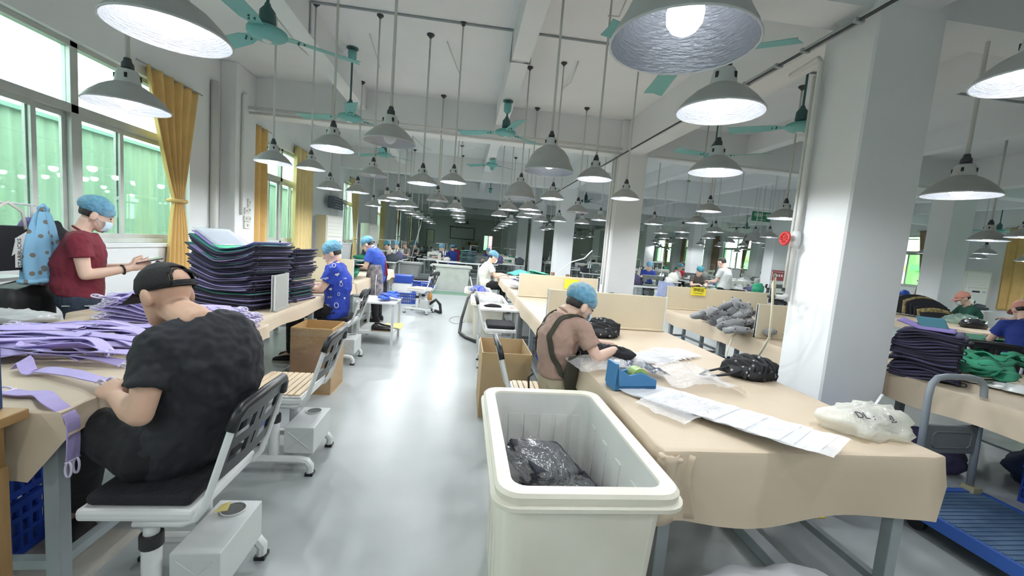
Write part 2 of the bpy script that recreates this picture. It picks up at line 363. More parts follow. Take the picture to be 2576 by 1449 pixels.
def pendant(p, k='S', lit=True, label='', group=None, power=1, zc=ZC, tilt=0, detail=True, rod=None, scale=1):
    d = lampmesh(k); r = root('pendant_lamp', p, label, 'lamp', group)
    r.scale = (scale,)*3
    if tilt: r.rotation_euler = (tilt[0], tilt[1], 0)
    def p_(n, nm=None):
        o = bpy.data.objects.new(nm or n, d[n]); col.objects.link(o); o.parent = r; return o
    p_('shade'); p_('reflector'); p_('socket'); p_(('bulb' if detail else 'bulb_far') if lit else 'bulb_off', 'bulb'); p_('collar')
    if detail: p_('rim'); [p_('vent_slot').__setattr__('rotation_euler', (0, 0, q*PI/2)) for q in range(4)]
    L = (zc-p[2])/scale; z0 = d['zt']+.13
    g = G().tube([(0, 0, z0), (0, 0, L-.02)], .011 if detail else .009, 8); g.obj('rod', rod or rod_m, r, True)
    G().lathe([(.012, L-.05), (.02, L-.035), (.045, L-.012), (.045, L)], 14, cap=True).obj('ceiling_rose', socket_m, r, True)
    if lit:
        ld = bpy.data.lights.new('lamp_light', 'SPOT'); ld.energy = LAMP*power*2.0; ld.shadow_soft_size = .05; ld.spot_size = 3.12; ld.spot_blend = .3; ld.color = (.93, .97, 1.0)
        lo = bpy.data.objects.new('lamp_light', ld); col.objects.link(lo); lo.parent = r; lo.location = (0, 0, -.02 if k == 'S' else -.04)
    return r
def LP(x, y, w, k='S', lit=True, label='', group=None, power=1, **kw):
    Rr = PR[k][0]*2
    if w > 58:
        d = CR*((x-W/2)/FPX)+CD*((y-H/2)/FPX)+CF; p = at(x, y, Z=2.10); kw['scale'] = min(1.35, max(.8, w*(p-Vector((0, 0, CH))).dot(CF)/FPX/Rr))
    else: p = at(x, y, Z=2.10)
    if p.y > YE-1: p = at(x, y, Y=YE-1.2)
    return pendant(p, k, lit, label, group, power, detail=w > 30, **kw)
near = [
 (428, 85, 265, 'S', 1, 'large glowing pendant lamp at top left, nearest the windows'),
 (322, 268, 172, 'S', 1, 'lit pendant lamp hanging in front of the tied orange curtain'),
 (687, 409, 86, 'S', 1, 'lit pendant lamp in front of the second window'),
 (782, 425, 62, 'S', 1, 'lit pendant lamp before the straight yellow curtain'),
 (837, 375, 102, 'S', 1, 'glowing pendant lamp just below the ceiling fan beyond the first beam'),
 (980, 358, 128, 'S', 0, 'unlit aluminium pendant lamp, the biggest grey shade left of the aisle'),
 (829, 475, 54, 'S', 1, 'lit pendant lamp above the wall mounted vent box'),
 (899, 484, 41, 'S', 1, 'small lit pendant lamp left of the white cabinet air conditioner'),
 (938, 442, 62, 'S', 0, 'unlit white lined pendant lamp above the standing woman in blue'),
 (1000, 499, 46, 'S', 1, 'lit pendant lamp over the aisle side of the sewing area'),
 (1062, 462, 74, 'S', 1, 'brightly lit pendant lamp over the left edge of the aisle'),
 (1140, 459, 59, 'S', 1, 'pendant lamp with a small glowing bulb over the middle of the aisle'),
 (1100, 505, 52, 'S', 0, 'dim pendant lamp hanging below the two lit aisle lamps'),
 (1380, 433, 127, 'B', 1, 'dark bell shaped lit pendant lamp with a blue cord grip'),
 (1495, 451, 88, 'S', 1, 'lit pendant lamp left of the second column'),
 (1572, 500, 71, 'S', 1, 'glowing pendant lamp in front of the second column'),
 (1307, 498, 78, 'B', 1, 'smaller bell shaped lit lamp left of the large dark bell lamp'),
 (1389, 500, 60, 'S', 1, 'lit pendant lamp below the large dark bell lamp'),
 (1280, 528, 49, 'S', 1, 'lit pendant lamp directly below the smaller bell lamp'),
 (1452, 534, 48, 'S', 0, 'unlit grey pendant lamp in front of the third column'),
 (1798, 434, 126, 'S', 1, 'lit pendant lamp third from top in the row right of the aisle'),
 (1810, 283, 206, 'S', 1, 'big lit ribbed pendant lamp below the huge bell lamp'),
 (1715, 112, 355, 'B', 1, 'huge bell shaped lamp with a shining reflector at top right of centre'),
 (1783, 532, 59, 'S', 1, 'lit pendant lamp, upper of the close pair between the columns'),
 (1753, 561, 51, 'S', 1, 'lit pendant lamp, lower of the close pair between the columns'),
 (1972, 550, 74, 'S', 1, 'lit pendant lamp just left of the big near column'),
 (2415, 492, 150, 'S', 1, 'bright pendant lamp right of the big near column'),
 (2485, 605, 76, 'S', 1, 'dark domed pendant lamp at the right above the blue shirted worker'),
 (2600, 205, 146, 'S', 1, 'lit pendant lamp cut off by the right picture edge, high up')]
for x, y, w_, k, lit, lb in near: LP(x, y, w_, k, bool(lit), lb, power=NEARP.get((x, y), 1))
far = [  # x, y, width, lit
 (939, 518, 33, 0), (973, 505, 28, 0), (1000, 519, 20, 1), (1029, 519, 35, 0), (1103, 524, 37, 0), (1144, 526, 22, 1), (1152, 531, 20, 0), (1151, 542, 18, 0), (1154, 549, 17, 0),
 (1158, 559, 15, 1), (1016, 529, 20, 0), (1035, 538, 16, 0), (1051, 545, 15, 0), (1060, 550, 14, 0), (1077, 557, 13, 0), (1085, 562, 12, 0),
 (1331, 527, 43, 1), (1405, 556, 40, 1), (1256, 543, 40, 0), (1318, 546, 33, 0), (1361, 557, 29, 0), (1340, 538, 23, 0), (1285, 558, 18, 0), (1275, 564, 17, 0), (1265, 568, 15, 0), (1257, 574, 14, 0), (1245, 580, 12, 0),
 (1463, 562, 23, 0), (1509, 554, 21, 1), (1367, 578, 14, 1), (1383, 576, 16, 0), (1446, 598, 11, 0), (1463, 600, 11, 0), (1484, 596, 12, 0),
 (1644, 564, 33, 0), (1663, 587, 20, 0), (1716, 584, 22, 1), (1715, 599, 17, 1), (1648, 610, 12, 1), (1652, 618, 10, 0), (1671, 600, 14, 0), (1686, 612, 14, 0), (1798, 584, 27, 0), (1782, 599, 20, 1), (1762, 616, 11, 0), (1809, 620, 14, 0),
 (1850, 597, 15, 1), (1834, 610, 14, 0), (1869, 619, 14, 0), (1908, 611, 22, 1), (1934, 597, 12, 0), (1929, 623, 13, 0), (2478, 638, 38, 0), (2461, 650, 14, 0), (2330, 638, 20, 0)]
for x, y, w_, lit in far:
    zn = 'left of the aisle' if x < 1120 else ('above the far end of the aisle' if x < 1170 else ('along the inner row of columns' if x < 1500 else ('between the second column and the near column' if x < 2100 else 'right of the near column')))
    LP(x, y, w_, 'S', True, ('brightly lit' if lit else 'dimly lit')+' small distant pendant lamp '+zn, ('bright' if lit else 'dim')+' distant lamps '+zn, 1.5 if lit else 1.0)
for q, (x, y) in enumerate(((-1.05, -.5), (.45, -.75), (2.0, -.2), (-2.2, .4))):
    pendant(Vector((x, y, 2.1)), 'S', True, ['lit pendant lamp behind the viewer on the left of the aisle', 'lit pendant lamp behind the viewer over the aisle', 'lit pendant lamp behind the viewer beside the packing table', 'lit pendant lamp over the near end of the left table'][q], None, 1.0)
for i in range(14):
    pendant(Vector((11.4 if i % 2 else 13.7, 5.2+(i//2)*3.7, 2.1)), 'S', True, 'lit pendant lamp in the bay along the right hand windows', 'lamps along the right hand windows', 1.5, detail=False)
LP(1897, 605, 36, 'B', 0, 'dark bell shaped unlit lamp in front of the far yellow lit window')
LP(2572, 597, 64, 'S', 1, 'dark pendant lamp cut off by the right picture edge, low down')
# =====================================================================  CEILING FANS
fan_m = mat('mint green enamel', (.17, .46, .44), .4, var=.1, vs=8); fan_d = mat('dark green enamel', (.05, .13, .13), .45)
def make_fan(rodlen, dark):
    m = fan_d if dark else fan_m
    r = root('ceiling_fan', (0, 0, 0), 'x', 'fan')
    G().lathe([(.01, -.035), (.05, -.03), (.11, -.012), (.14, .01), (.14, .04), (.1, .06), (.03, .07)], 28, cap=True).obj('motor', m, r, True)
    G().lathe([(.002, -.042), (.03, -.038), (.035, -.03)], 16, cap=True).obj('cap', metal_w, r, True)
    G().lathe([(.05, .07), (.06, .1), (.055, .18), (.025, .22), (.02, .24)], 20, cap=True).obj('lower_canopy', fan_d, r, True)
    G().tube([(0, 0, .2), (0, 0, rodlen)], .012, 10).obj('rod', fan_d, r, True)
    G().lathe([(.02, rodlen-.17), (.05, rodlen-.14), (.055, rodlen-.05), (.03, rodlen-.02)], 18, cap=True).obj('upper_canopy', m, r, True)
    G().lathe([(.07, rodlen-.015), (.07, rodlen)], 14, cap=True).obj('hanger_plate', fan_d, r)
    for k in range(3):
        a = 2*PI*k/3; M = Matrix.Rotation(a, 4, 'Z')
        b = G(); T = .0035
        sec = []
        for t, wd, z, tw in ((.13, .045, .02, .0), (.2, .05, .022, .08), (.26, .062, .02, .2), (.45, .066, .016, .2), (.68, .074, .01, .18)):
            sec.append([M @ Vector((t, -wd, z-wd*tw)), M @ Vector((t, 0, z+.006)), M @ Vector((t, wd, z+wd*tw)), M @ Vector((t, wd, z+wd*tw+T)), M @ Vector((t, 0, z+.006+T)), M @ Vector((t, -wd, z-wd*tw+T))])
        sec[-1][2] += M.to_3x3() @ Vector((.03, 0, 0)); sec[-1][3] += M.to_3x3() @ Vector((.03, 0, 0))
        o = b.loft(sec).obj('blade', m, r, 'auto')
        h = G()
        for t, s in ((.22, -.02), (.22, .02), (.26, 0)): h.lathe([(.007, .014), (.007, .03)], 8, c=M @ Vector((t, s, 0)), cap=True)
        h.obj('rivet', fan_d, o)
    return r
def fan(hub, ztop, rz, label, dark=False, scale=1):
    r = make_fan((ztop-hub.z)/scale, dark); r.location = hub; r.rotation_euler = (0, 0, rz); r.scale = (scale,)*3; r['label'] = label; return r
fans = [(at(672, 92, Z=2.9), ZC, 'mint ceiling fan at top left next to the large glowing lamp', 0),
 (at(880, 300, Z=2.9), ZC, 'mint ceiling fan in front of the first cross beam on the left', 0),
 (at(1272, 338, Z=3.0), 3.45, 'mint ceiling fan hung from the middle beam over the aisle', 0),
 (at(966, 392, Y=9.5), ZC, 'mint ceiling fan second in the left row, behind the unlit lamp', 0),
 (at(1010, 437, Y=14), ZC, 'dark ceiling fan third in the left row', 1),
 (at(1238, 417, Y=10.6), 3.45, 'green ceiling fan second in the middle row', 0),
 (at(1236, 448, Y=15.2), 3.45, 'green ceiling fan third in the middle row', 0),
 (at(1716, 152, Z=2.85), ZC, 'mint ceiling fan half hidden behind the huge bell lamp', 0),
 (at(2012, 325, Z=2.95), ZC, 'green ceiling fan beside the pipe of the near column', 0),
 (at(1796, 398, Z=2.95), ZC, 'green ceiling fan behind the lit lamp right of the aisle', 0),
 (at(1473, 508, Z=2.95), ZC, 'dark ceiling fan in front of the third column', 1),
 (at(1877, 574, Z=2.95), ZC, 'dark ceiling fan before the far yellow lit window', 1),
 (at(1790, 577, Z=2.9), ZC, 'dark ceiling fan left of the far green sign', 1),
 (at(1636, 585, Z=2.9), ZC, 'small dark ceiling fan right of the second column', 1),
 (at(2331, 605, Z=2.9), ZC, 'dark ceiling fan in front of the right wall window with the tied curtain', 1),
 (at(2512, 583, Z=2.9), ZC, 'green ceiling fan above the right hand cabinet air conditioner', 0),
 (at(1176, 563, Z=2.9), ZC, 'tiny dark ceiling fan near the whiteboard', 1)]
RZ = [.49, .80, .70, .6, .9, .5, .7, 1.43, .5, 1.3, .5, .1, .1, .2, .4, .3, .2]
for (p, zt, lb, dk), rz in zip(fans, RZ): 
    if p.y > YE-1: p = at(1176, 566, Y=YE-2)
    fan(p, zt, rz, lb, dk)
# =====================================================================  CURTAINS
cur_m = mat('orange gold curtain', (.78, .52, .20), .8, var=.12, vs=5, bump=.15, bs=60); cur_b = mat('brown faded curtain', (.36, .26, .17), .85, var=.15, vs=4)
cur_y = mat('yellow curtain', (.78, .62, .30), .8, var=.1, vs=4)
def curtain(X, y0, y1, z0, z1, label, m, tie=None, s=1, folds=5, seed=0, yc=None):
    """hung sheet with folds; tie=(y,z) pulls it together"""
    rr = random.Random(seed); ph = rr.random()*6; r = root('curtain', (X, (y0+y1)/2, z0), label, 'curtain'); c = (y0+y1)/2; w_ = (y1-y0)/2
    def fn(u, v):
        z = v*(z1-z0); k = 1; off = 0
        if tie:
            t = (z+z0-tie[1]); up = (z1-tie[1]); dn = tie[1]-z0
            a = abs(t)/(up if t > 0 else dn); k = .16+.84*min(1, a)**.85 if t > 0 else .16+.34*min(1, a)**.6
            off = (tie[0]-c)*(1-min(1, a)**1.1 if t > 0 else 1)
        amp = .035+.02*math.sin(ph+u*3); return (s*(.06+amp*math.sin(ph+u*folds*2*PI+.5*math.sin(v*3))*(1 if not tie else .4+.6*k)), off+(u*2-1)*w_*k+.015*math.sin(v*5+ph), z)
    G().grid(fn, 60, 30).obj('fabric', m, r, True, solid=.004)
    if tie:
        G().tube([(s*.06+.09*math.cos(2*PI*q/16)*s, tie[0]-c+(.16*w_+.02)*math.sin(2*PI*q/16), tie[1]-z0) for q in range(17)], .022, 8).obj('tie_band', m, r, True)
    G().tube([(s*.06, -w_-.1, z1-z0+.005), (s*.06, w_+.1, z1-z0+.005)], .009, 8).obj('rail', grey_st, r, True)
    return r
curtain(XL, 5.18, 6.1, .72, 3.1, 'orange gold curtain tied in the middle beside the nearest window', cur_m, (5.72, 1.68), seed=1)
curtain(XL, 7.42, 8.1, .4, 3.12, 'straight hanging orange curtain beside the wall switches', cur_m, seed=2, folds=3)
curtain(XL, 9.25, 10.3, .4, 3.15, 'straight yellow curtain right of the second window', cur_y, seed=3)
curtain(XL, 11.95, 12.4, .6, 3.15, 'dark brown curtain left of the third window', cur_b, seed=4, folds=3)
curtain(XL, 13.5, 14.5, .6, 3.15, 'gold curtain right of the third window', cur_y, (14.2, 1.3), seed=5)
curtain(XL, 18.1, 19.0, .6, 3.15, 'gold curtain right of the fourth window on the left wall', cur_y, seed=6)
curtain(XL, 22.5, 23.4, .6, 3.15, 'tied brown curtain right of the fifth window on the left wall', cur_b, (22.9, 1.5), seed=7)
curtain(XL, 26.9, 27.8, .6, 3.15, 'pale yellow curtain right of the sixth window on the left wall', cur_y, seed=8)
curtain(XL, 31.2, 32, 1.2, 3.15, 'orange curtain at the far end of the left wall', cur_m, seed=9)
for k, (a, b, lb, m_) in enumerate(((22.1, 22.75, 'tied brown curtain right of the far yellow lit window', cur_b), (24.9, 25.6, 'gold curtain left of the far yellow lit window', cur_b), (27.0, 27.7, 'brown curtain of the second far right window', cur_b), (29.0, 29.6, 'dark curtain left of the farthest right window', cur_b), (31.6, 32.1, 'gold curtain of the farthest right window', cur_y), (12.65, 13.2, 'narrow brown tied curtain beside the second row column', cur_b), (10.1, 10.78, 'gold curtain at the right wall behind the workers', cur_m))):
    curtain(XR, a, b, .75, 3.15, lb, m_, ((a+b)/2, 1.4) if k in (0, 2, 5) else None, s=-1, seed=20+k, folds=3)
# =====================================================================  WALL EQUIPMENT
pipe_w = mat('white conduit', (.70, .70, .68), .5)
def pipe(pts, r, m, label, name='pipe', cat='pipe'):
    return tag(G().tube(pts, r, 8).obj(name, m, None, True), label, cat)
pipe([(XL+.05, 6.5, .0), (XL+.05, 6.5, 3.4)], .05, pipe_w, 'white drain pipe beside the first wall pilaster', 'drain_pipe')
pipe([(XL+.245, 6.85, 1.6), (XL+.245, 6.85, 3.35), (XL+.245, 6.93, 3.4)], .018, pipe_w, 'white conduit above the wall switches', 'conduit')
pipe([(XL+.26, 6.98, 3.22), (2.5, 6.98, 3.22)], .022, pipe_w, 'white conduit along the first cross beam, upper', 'conduit')
pipe([(XL+.26, 7.0, 3.15), (2.5, 7.0, 3.15)], .018, pipe_w, 'white conduit along the first cross beam, lower', 'conduit')
pipe([(3.1, 7.0, 3.15), (9.2, 7.0, 3.15)], .02, pipe_w, 'white conduit along the cross beam right of the second column', 'conduit')
def P(x, y, **k): return at(x, y, **k)
zc_ = ZC-.012
pipe([(-1.73, 4.75, 3.45), (-1.73, 4.75, zc_), (.35, 4.75, zc_), (.345, 4.75, 3.44), (.56, 4.75, 3.44), (.56, 4.75, zc_), (2.4, 4.75, zc_)], .012, grey_st, 'thin grey conduit crossing the ceiling and stepping over the middle beam', 'conduit')
pipe([(-3.4, 4.75, zc_), (-1.96, 4.75, zc_)], .012, grey_st, 'thin grey conduit on the ceiling near the left wall', 'conduit')
pipe([(3.6, 4.75, zc_), (8.8, 4.75, zc_)], .012, grey_st, 'thin grey conduit on the ceiling right of the columns', 'conduit')
for k, (x0, y0, x1, y1) in enumerate(((930, 85, 955, 170), (1125, 105, 1158, 190), (1455, 155, 1412, 225), (1575, 0, 1530, 40), (700, 50, 785, 145), (1040, 345, 1085, 378))):
    a = at(x0, y0, Z=zc_); b = at(x1, y1, Z=zc_-.03); m_ = (a+b)/2+Vector((.03, 0, -.07))
    pipe([a, a*.6+m_*.4, m_, b*.6+m_*.4, b], .007, rod_m, ['sagging cable to the lamp behind the left fan', 'sagging cable above the aisle lamp', 'sagging cable beside the blue gripped lamp rod', 'sagging cable to the lamp left of the huge bell lamp', 'sagging cable over the left bay', 'sagging cable behind the first cross beam'][k], 'cable', 'cable')
# steel wire with turnbuckles along the column line
wr = root('tension_cable', (2.48, 2.5, 3.1), 'dark tension cable with turnbuckles running along the column line beam', 'cable')
G().tube([(0, -4.4, .05), (0, 0, .02), (0, 4.5, .02), (0, 9, 0), (0, 20, 0)], .013, 6).obj('wire', socket_m, wr, True)
for q, (a, b) in enumerate(((.18, .62), (.9, 1.3))):
    G().tube([(-.025, a, .02), (-.025, b, .02)], .01, 6).obj('turnbuckle_bar', grey_st, wr, True); G().tube([(.025, a, .02), (.025, b, .02)], .01, 6).obj('turnbuckle_bar', grey_st, wr, True)
    G().cbox((0, a, .02), .07, .03, .03).obj('turnbuckle_end', grey_st, wr, bevel=.004); G().cbox((0, b, .02), .07, .03, .03).obj('turnbuckle_end', grey_st, wr, bevel=.004)
# near column: air pipe, valve, hose
ap = root('air_pipe', (2.51, 2.98, 0), 'white compressed air pipe with a red valve on the near column', 'pipe')
G().tube([(0, .3, 3.0), (0, .03, 3.02), (0, 0, 2.98), (0, 0, 1.2)], .02, 10).obj('riser', pipe_w, ap, True)
G().tube([(0, .045, 2.9), (0, .045, 1.3)], .012, 8).obj('conduit', pipe_w, ap, True)
G().lathe([(.028, 1.62), (.034, 1.65), (.034, 1.71), (.028, 1.74)], 14, cap=True).obj('valve_body', metal_w, ap, True)
G().tube([(0, 0, 1.68), (-.09, -.01, 1.68)], .012, 8).obj('valve_stem', grey_st, ap, True)
g = G()
for q in range(8):
    a = 2*PI*q/8; g.tube([(-.09, 0, 1.68), (-.09, .045*math.cos(a), 1.68+.045*math.sin(a))], .006, 6)
g.tube([(-.09, .045*math.cos(2*PI*q/16), 1.68+.045*math.sin(2*PI*q/16)) for q in range(17)], .011, 8)
tag(g.obj('valve_wheel', mat('red enamel', (.55, .03, .03), .4), ap, True), 'red valve wheel')
G().tube([(0, 0, 1.25), (-.05, -.01, 1.23), (-.12, -.01, 1.23)], .018, 8).obj('outlet', metal_w, ap, True)
G().lathe([(.016, 0), (.02, .02), (.012, .05)], 10, cap=True).xf(Matrix.Translation((-.12, -.01, 1.23)) @ Matrix.Rotation(-PI/2, 4, 'Y')).obj('coupling', socket_m, ap, True)
hs = [Vector((2.392, 2.97, 1.23)), at(1950, 690, X=2.3), at(1945, 715, X=2.28), at(1942, 790, X=2.3), at(1935, 850, X=2.35), at(1915, 885, X=2.4), at(1905, 900, X=2.45)]
pipe(hs, .009, mat('cream hose', (.72, .66, .50), .5), 'cream air hose hanging from the near column outlet', 'air_hose', 'hose')
pipe([at(1870, 828, X=2.75), at(1845, 845, X=2.7), at(1830, 880, X=2.6), at(1826, 900, X=2.55)], .009, mat('cream hose', (.72, .66, .50), .5), 'short cream hose looping off the table with the grey plush pieces', 'air_hose', 'hose')
pipe([(2.5, 7.25, 0.0), (2.5, 7.25, 3.15)], .02, pipe_w, 'white conduit on the second column', 'conduit')
pipe([(2.5, 7.38, 0.9), (2.5, 7.38, 3.15)], .014, pipe_w, 'thin white conduit on the second column side', 'conduit')
# switch plates
sw = root('switch_cluster', (XL+.22, 7.05, 1.38), 'cluster of white switches and sockets on the first wall pilaster', 'switch')
sm = mat('switch plastic', (.74, .73, .68), .4)
for y_, z_, w_, h_ in ((-.02, .02, .16, .10), (-.06, .13, .09, .09), (.045, .13, .09, .09), (-.05, .24, .075, .1), (.04, .25, .08, .12), (.04, .38, .07, .1)):
    o = G().box(0, .03, y_-w_/2, y_+w_/2, z_, z_+h_).obj('switch_plate', sm, sw, bevel=.005)
    G().box(.03, .036, y_-.012, y_+.012, z_+h_/2-.02, z_+h_/2+.02).obj('rocker', mat('rocker grey', (.35, .35, .34), .4), o)
# wall vent / heater box
vb = root('wall_vent_box', (XL+.23, 11.65, 2.06), 'dark louvred vent box on the wall above the first cabinet air conditioner', 'vent')
G().box(-.12, .02, -.42, .42, 0, .3).obj('housing', mat('dark blue grey', (.10, .12, .16), .5), vb, bevel=.01)
for q in range(4): G().box(.02, .05, -.38, .38, .03+q*.065, .065+q*.065).obj('louvre', mat('louvre grey', (.25, .27, .3), .45), vb)
def aircon(x, y, rz, label):
    r = root('cabinet_air_conditioner', (x, y, 0), label, 'air conditioner', rz=rz); cm = mat('cream plastic', (.64, .63, .54), .45)
    G().box(-.26, .26, -.17, .17, 0, 1.84).obj('cabinet', cm, r, bevel=.02)
    G().box(-.235, .235, -.185, -.165, 1.35, 1.8).obj('upper_panel', mat('pale panel', (.70, .70, .66), .4), r, bevel=.006)
    G().box(-.235, .235, -.185, -.165, .1, 1.32).obj('front_panel', mat('pale panel', (.70, .70, .66), .4), r, bevel=.006)
    G().box(-.08, .08, -.19, -.18, 1.2, 1.25).obj('display', black_p, r); G().box(.13, .2, -.19, -.18, 1.21, 1.25).obj('badge', grey_st, r)
    for q in range(4): G().box(-.2, .2, -.192, -.18, 1.42+q*.08, 1.44+q*.08).obj('louvre', cm, r)
    return r
aircon(-3.28, 10.6, PI/2-.5, 'tall cream cabinet air conditioner beside the straight yellow curtain')
aircon(-3.3, 14.9, PI/2-.4, 'tall cream cabinet air conditioner farther along the window wall')
aircon(15.45, 11.05, -PI/2+.8, 'cream cabinet air conditioner at the right wall behind the pink capped worker')
# hanging signs
gs = root('hanging_sign', at(1915, 545, Y=11.0), 'green hanging sign with white characters above the right hand bay', 'sign')
G().box(-.28, .28, -.01, .01, -.13, .13).obj('board', mat('green sign', (.02, .20, .10), .5), gs)
text('lettering', '车缝一组', mat('white lettering', (.8, .85, .8), .6), gs, (0, -.012, .03), .12, (PI/2, 0, 0))
text('small_lettering', 'Sewing Group', mat('white lettering', (.8, .85, .8), .6), gs, (0, -.012, -.08), .045, (PI/2, 0, 0))
for q in (-.22, .22): G().tube([(q, 0, .13), (q, 0, ZC-gs.location.z)], .006, 6).obj('hanger', grey_st, gs)
rs = root('notice_panel', (9.3, 11.78, 1.02), 'red notice above a white paper sheet on a far column', 'notice')
G().box(-.0, .42, -.012, .0, .05, .36).obj('red_board', mat('red sign', (.35, .05, .06), .5), rs); G().box(.02, .4, -.008, 0, -.5, .0).obj('paper', mat('paper', (.7, .7, .66), .8), rs)
for q in range(4): G().box(.05+q*.085, .1+q*.085, -.016, -.011, .17, .24).obj('character', mat('white lettering', (.8, .85, .8), .6), rs)
# =====================================================================  WORK TABLES
def cloth_mesh(x0, x1, y0, y1, z, drops, seed=0, n=26):
    """vinyl cover: top and a wavy skirt; drops = hang on (-Y, +X, +Y, -X) sides"""
    rr = random.Random(seed); P_ = []
    cs = [(x0, y0, 1, 0, drops[0], (0, -1)), (x1, y0, 0, 1, drops[1], (1, 0)), (x1, y1, -1, 0, drops[2], (0, 1)), (x0, y1, 0, -1, drops[3], (-1, 0))]
    lens = [x1-x0, y1-y0, x1-x0, y1-y0]
    for (cx, cy, dx, dy, dr, nn), L_ in zip(cs, lens):
        k = max(6, int(L_*n/1.2)); pa, pb = rr.random()*6, rr.random()*6
        for i in range(k):
            t = i/k; P_.append((Vector((cx+dx*L_*t, cy+dy*L_*t, 0)), dr*(1+.05*math.sin(pa+t*L_*4)+.04*math.sin(pb+t*L_*9)), Vector((*nn, 0)), .5+.5*math.sin(pb+t*L_*7), min(t, 1-t)*L_))
    rings = []
    for zf, out in ((0, 0), (.012, .008), (.05, .012), (.35, .014), (.7, .018), (1, .022)):
        rg = []
        for p, dr, nn, wv, ed in P_:
            c = 1.4 if ed < .06 else 1
            rg.append(p+nn*(out*c+(zf*.028*wv*(dr/.2) if zf > .1 else 0))+Vector((0, 0, z-zf*dr)))
        rings.append(rg)
    inner = [p-nn*.012+Vector((0, 0, z+.001)) for p, dr, nn, wv, ed in P_]
    g = G().loft([inner]+rings, cap=False); g.f.append(tuple(range(len(P_)))); return g
def work_table(x0, x1, y0, y1, label, drops=(.12, .12, .12, .12), legs=None, seed=0, shelf=True, z=.76, cm=None, bars=True):
    r = root('work_table', ((x0+x1)/2, (y0+y1)/2, 0), label, 'table'); a, b, c, d = x0-r.location.x, x1-r.location.x, y0-r.location.y, y1-r.location.y
    G().box(a+.01, b-.01, c+.01, d-.01, z-.035, z-.004).obj('table_top', mat('plywood', (.45, .32, .19), .6, var=.2, vs=6, stretch=(6, 1, 1)), r)
    cloth_mesh(a, b, c, d, z, drops, seed).obj('cloth_cover', cm or cloth_t, r, 'auto')
    for x in (a+.07, b-.07):
        for y in (legs or (c+.08, (c+d)/2, d-.08)):
            G().cbox((x, y, (z-.04)/2), .05, .05, z-.04).obj('leg', grey_st, r, bevel=.004)
        G().cbox((x, (c+d)/2, z-.065), .04, d-c-.16, .05).obj('apron_rail', grey_st, r)
        if shelf: G().cbox((x, (c+d)/2, .14), .035, d-c-.16, .035).obj('lower_rail', grey_st, r)
    for y in (c+.08, d-.08):
        G().cbox(((a+b)/2, y, z-.065), b-a-.14, .04, .05).obj('cross_rail', grey_st, r)
        if bars: G().cbox(((a+b)/2, y, .14), b-a-.14, .035, .035).obj('lower_cross_rail', grey_st, r)
    return r
work_table(.77, 1.94, 1.39, 3.72, 'near beige cloth covered packing table with plastic bags on it', (.25, .13, .1, .14), seed=1)
def corner_fold(t, x, y, z, s, w_=.13, d=.26):
    def fn(u, v): return (x+w_*u+.012*math.sin(v*5+u*3), y-.018-.02*v-.018*math.sin(u*PI*2.2)*(1-.4*v), z-.01-v*d*(1-.12*u))
    G().grid(fn, 14, 10).obj('corner_fold', cloth_t, t, True, solid=.003)
    g = G()
    for q in range(3): g.ell((x+.012+.03*q, y-.016, z-.018-.006*q), (.024, .016, .013), Matrix.Rotation(.5-.3*q, 4, 'Y'))
    g.ell((x+.012, y-.012, z-.04), (.022, .018, .03)); remeshed(g, 'gathered_knot', cloth_t, t, .006, 7, .004, 40)
_t = bpy.data.objects['work_table']; corner_fold(_t, .77-_t.location.x-.02, 1.39-_t.location.y, .757, 1)
work_table(.77, 1.94, 3.78, 5.80, 'beige table behind the packing table, between its two dividers', (.1, .13, .1, .15), seed=2)
work_table(.77, 1.94, 5.90, 9.9, 'long beige table where the woman in white works', (.1, .13, .1, .13), seed=3)
work_table(2.82, 3.98, 3.1, 5.50, 'beige table carrying the pile of grey plush pieces', (.12, .13, .1, .16), seed=4)
work_table(2.82, 3.98, 5.65, 6.95, 'beige table behind the divider with the yellow sign', (.1, .13, .1, .13), seed=14)
work_table(3.16, 4.5, .1, 3.05, 'beige table at right with the dark purple bag stack', (.2, .13, .12, .17), seed=5)
work_table(-2.5, -1.36, 1.55, 3.12, 'near left beige table covered with lilac straps', (.22, .08, .1, .12), seed=6)
work_table(-2.66, -1.5, 3.14, 6.0, 'beige table where the woman in printed blue shirt sits', (.1, .12, .1, .12), seed=7)
work_table(-2.66, -1.5, 6.1, 9.2, 'beige table beside the standing woman in blue', (.1, .16, .3, .12), seed=8)
work_table(7.2, 8.3, 5.0, 7.6, 'beige table with the black and gold bag heap', (.12, .12, .12, .14), seed=9, z=.78)
# dividers
div_m = mat('beige divider vinyl', (.68, .59, .43), .6, var=.06, vs=4, bump=.1, bs=8); div_g = mat('grey board', (.42, .42, .39), .7, var=.1, vs=5)
def divider(x0, x1, y, label, h=.33, m=None, z=.762, t=.022, along='x', cap=True):
    r = root('divider_board', ((x0+x1)/2, y, z), label, 'divider'); w_ = (x1-x0)/2
    G().box(-w_, w_, -t/2, t/2, 0, h).obj('panel', m or div_m, r, bevel=.004)
    G().box(-w_, w_, -t/2-.012, t/2+.012, 0, .018).obj('base_strip', m or div_m, r, bevel=.003)
    for q in (-w_, w_-.012): G().box(q, q+.012, -t/2-.002, t/2+.002, .0, h+.002).obj('edge_strip', metal_w, r)
    return r
divider(.78, 1.93, 3.755, 'beige divider behind the woman in brown on the packing table')
divider(.78, 1.93, 5.85, 'beige divider with the plain yellow card behind the blue hair net', h=.325)
sgn_y = mat('yellow card', (.85, .72, .05), .5)
divider(2.82, 4.36, 5.53, 'long beige divider carrying the yellow sign with black characters', h=.32)
divider(2.84, 3.9, 3.72, 'beige divider partly hidden by the near column', h=.33)
divider(-2.64, -1.52, 6.05, 'cream divider behind the woman in the printed blue shirt', h=.33)
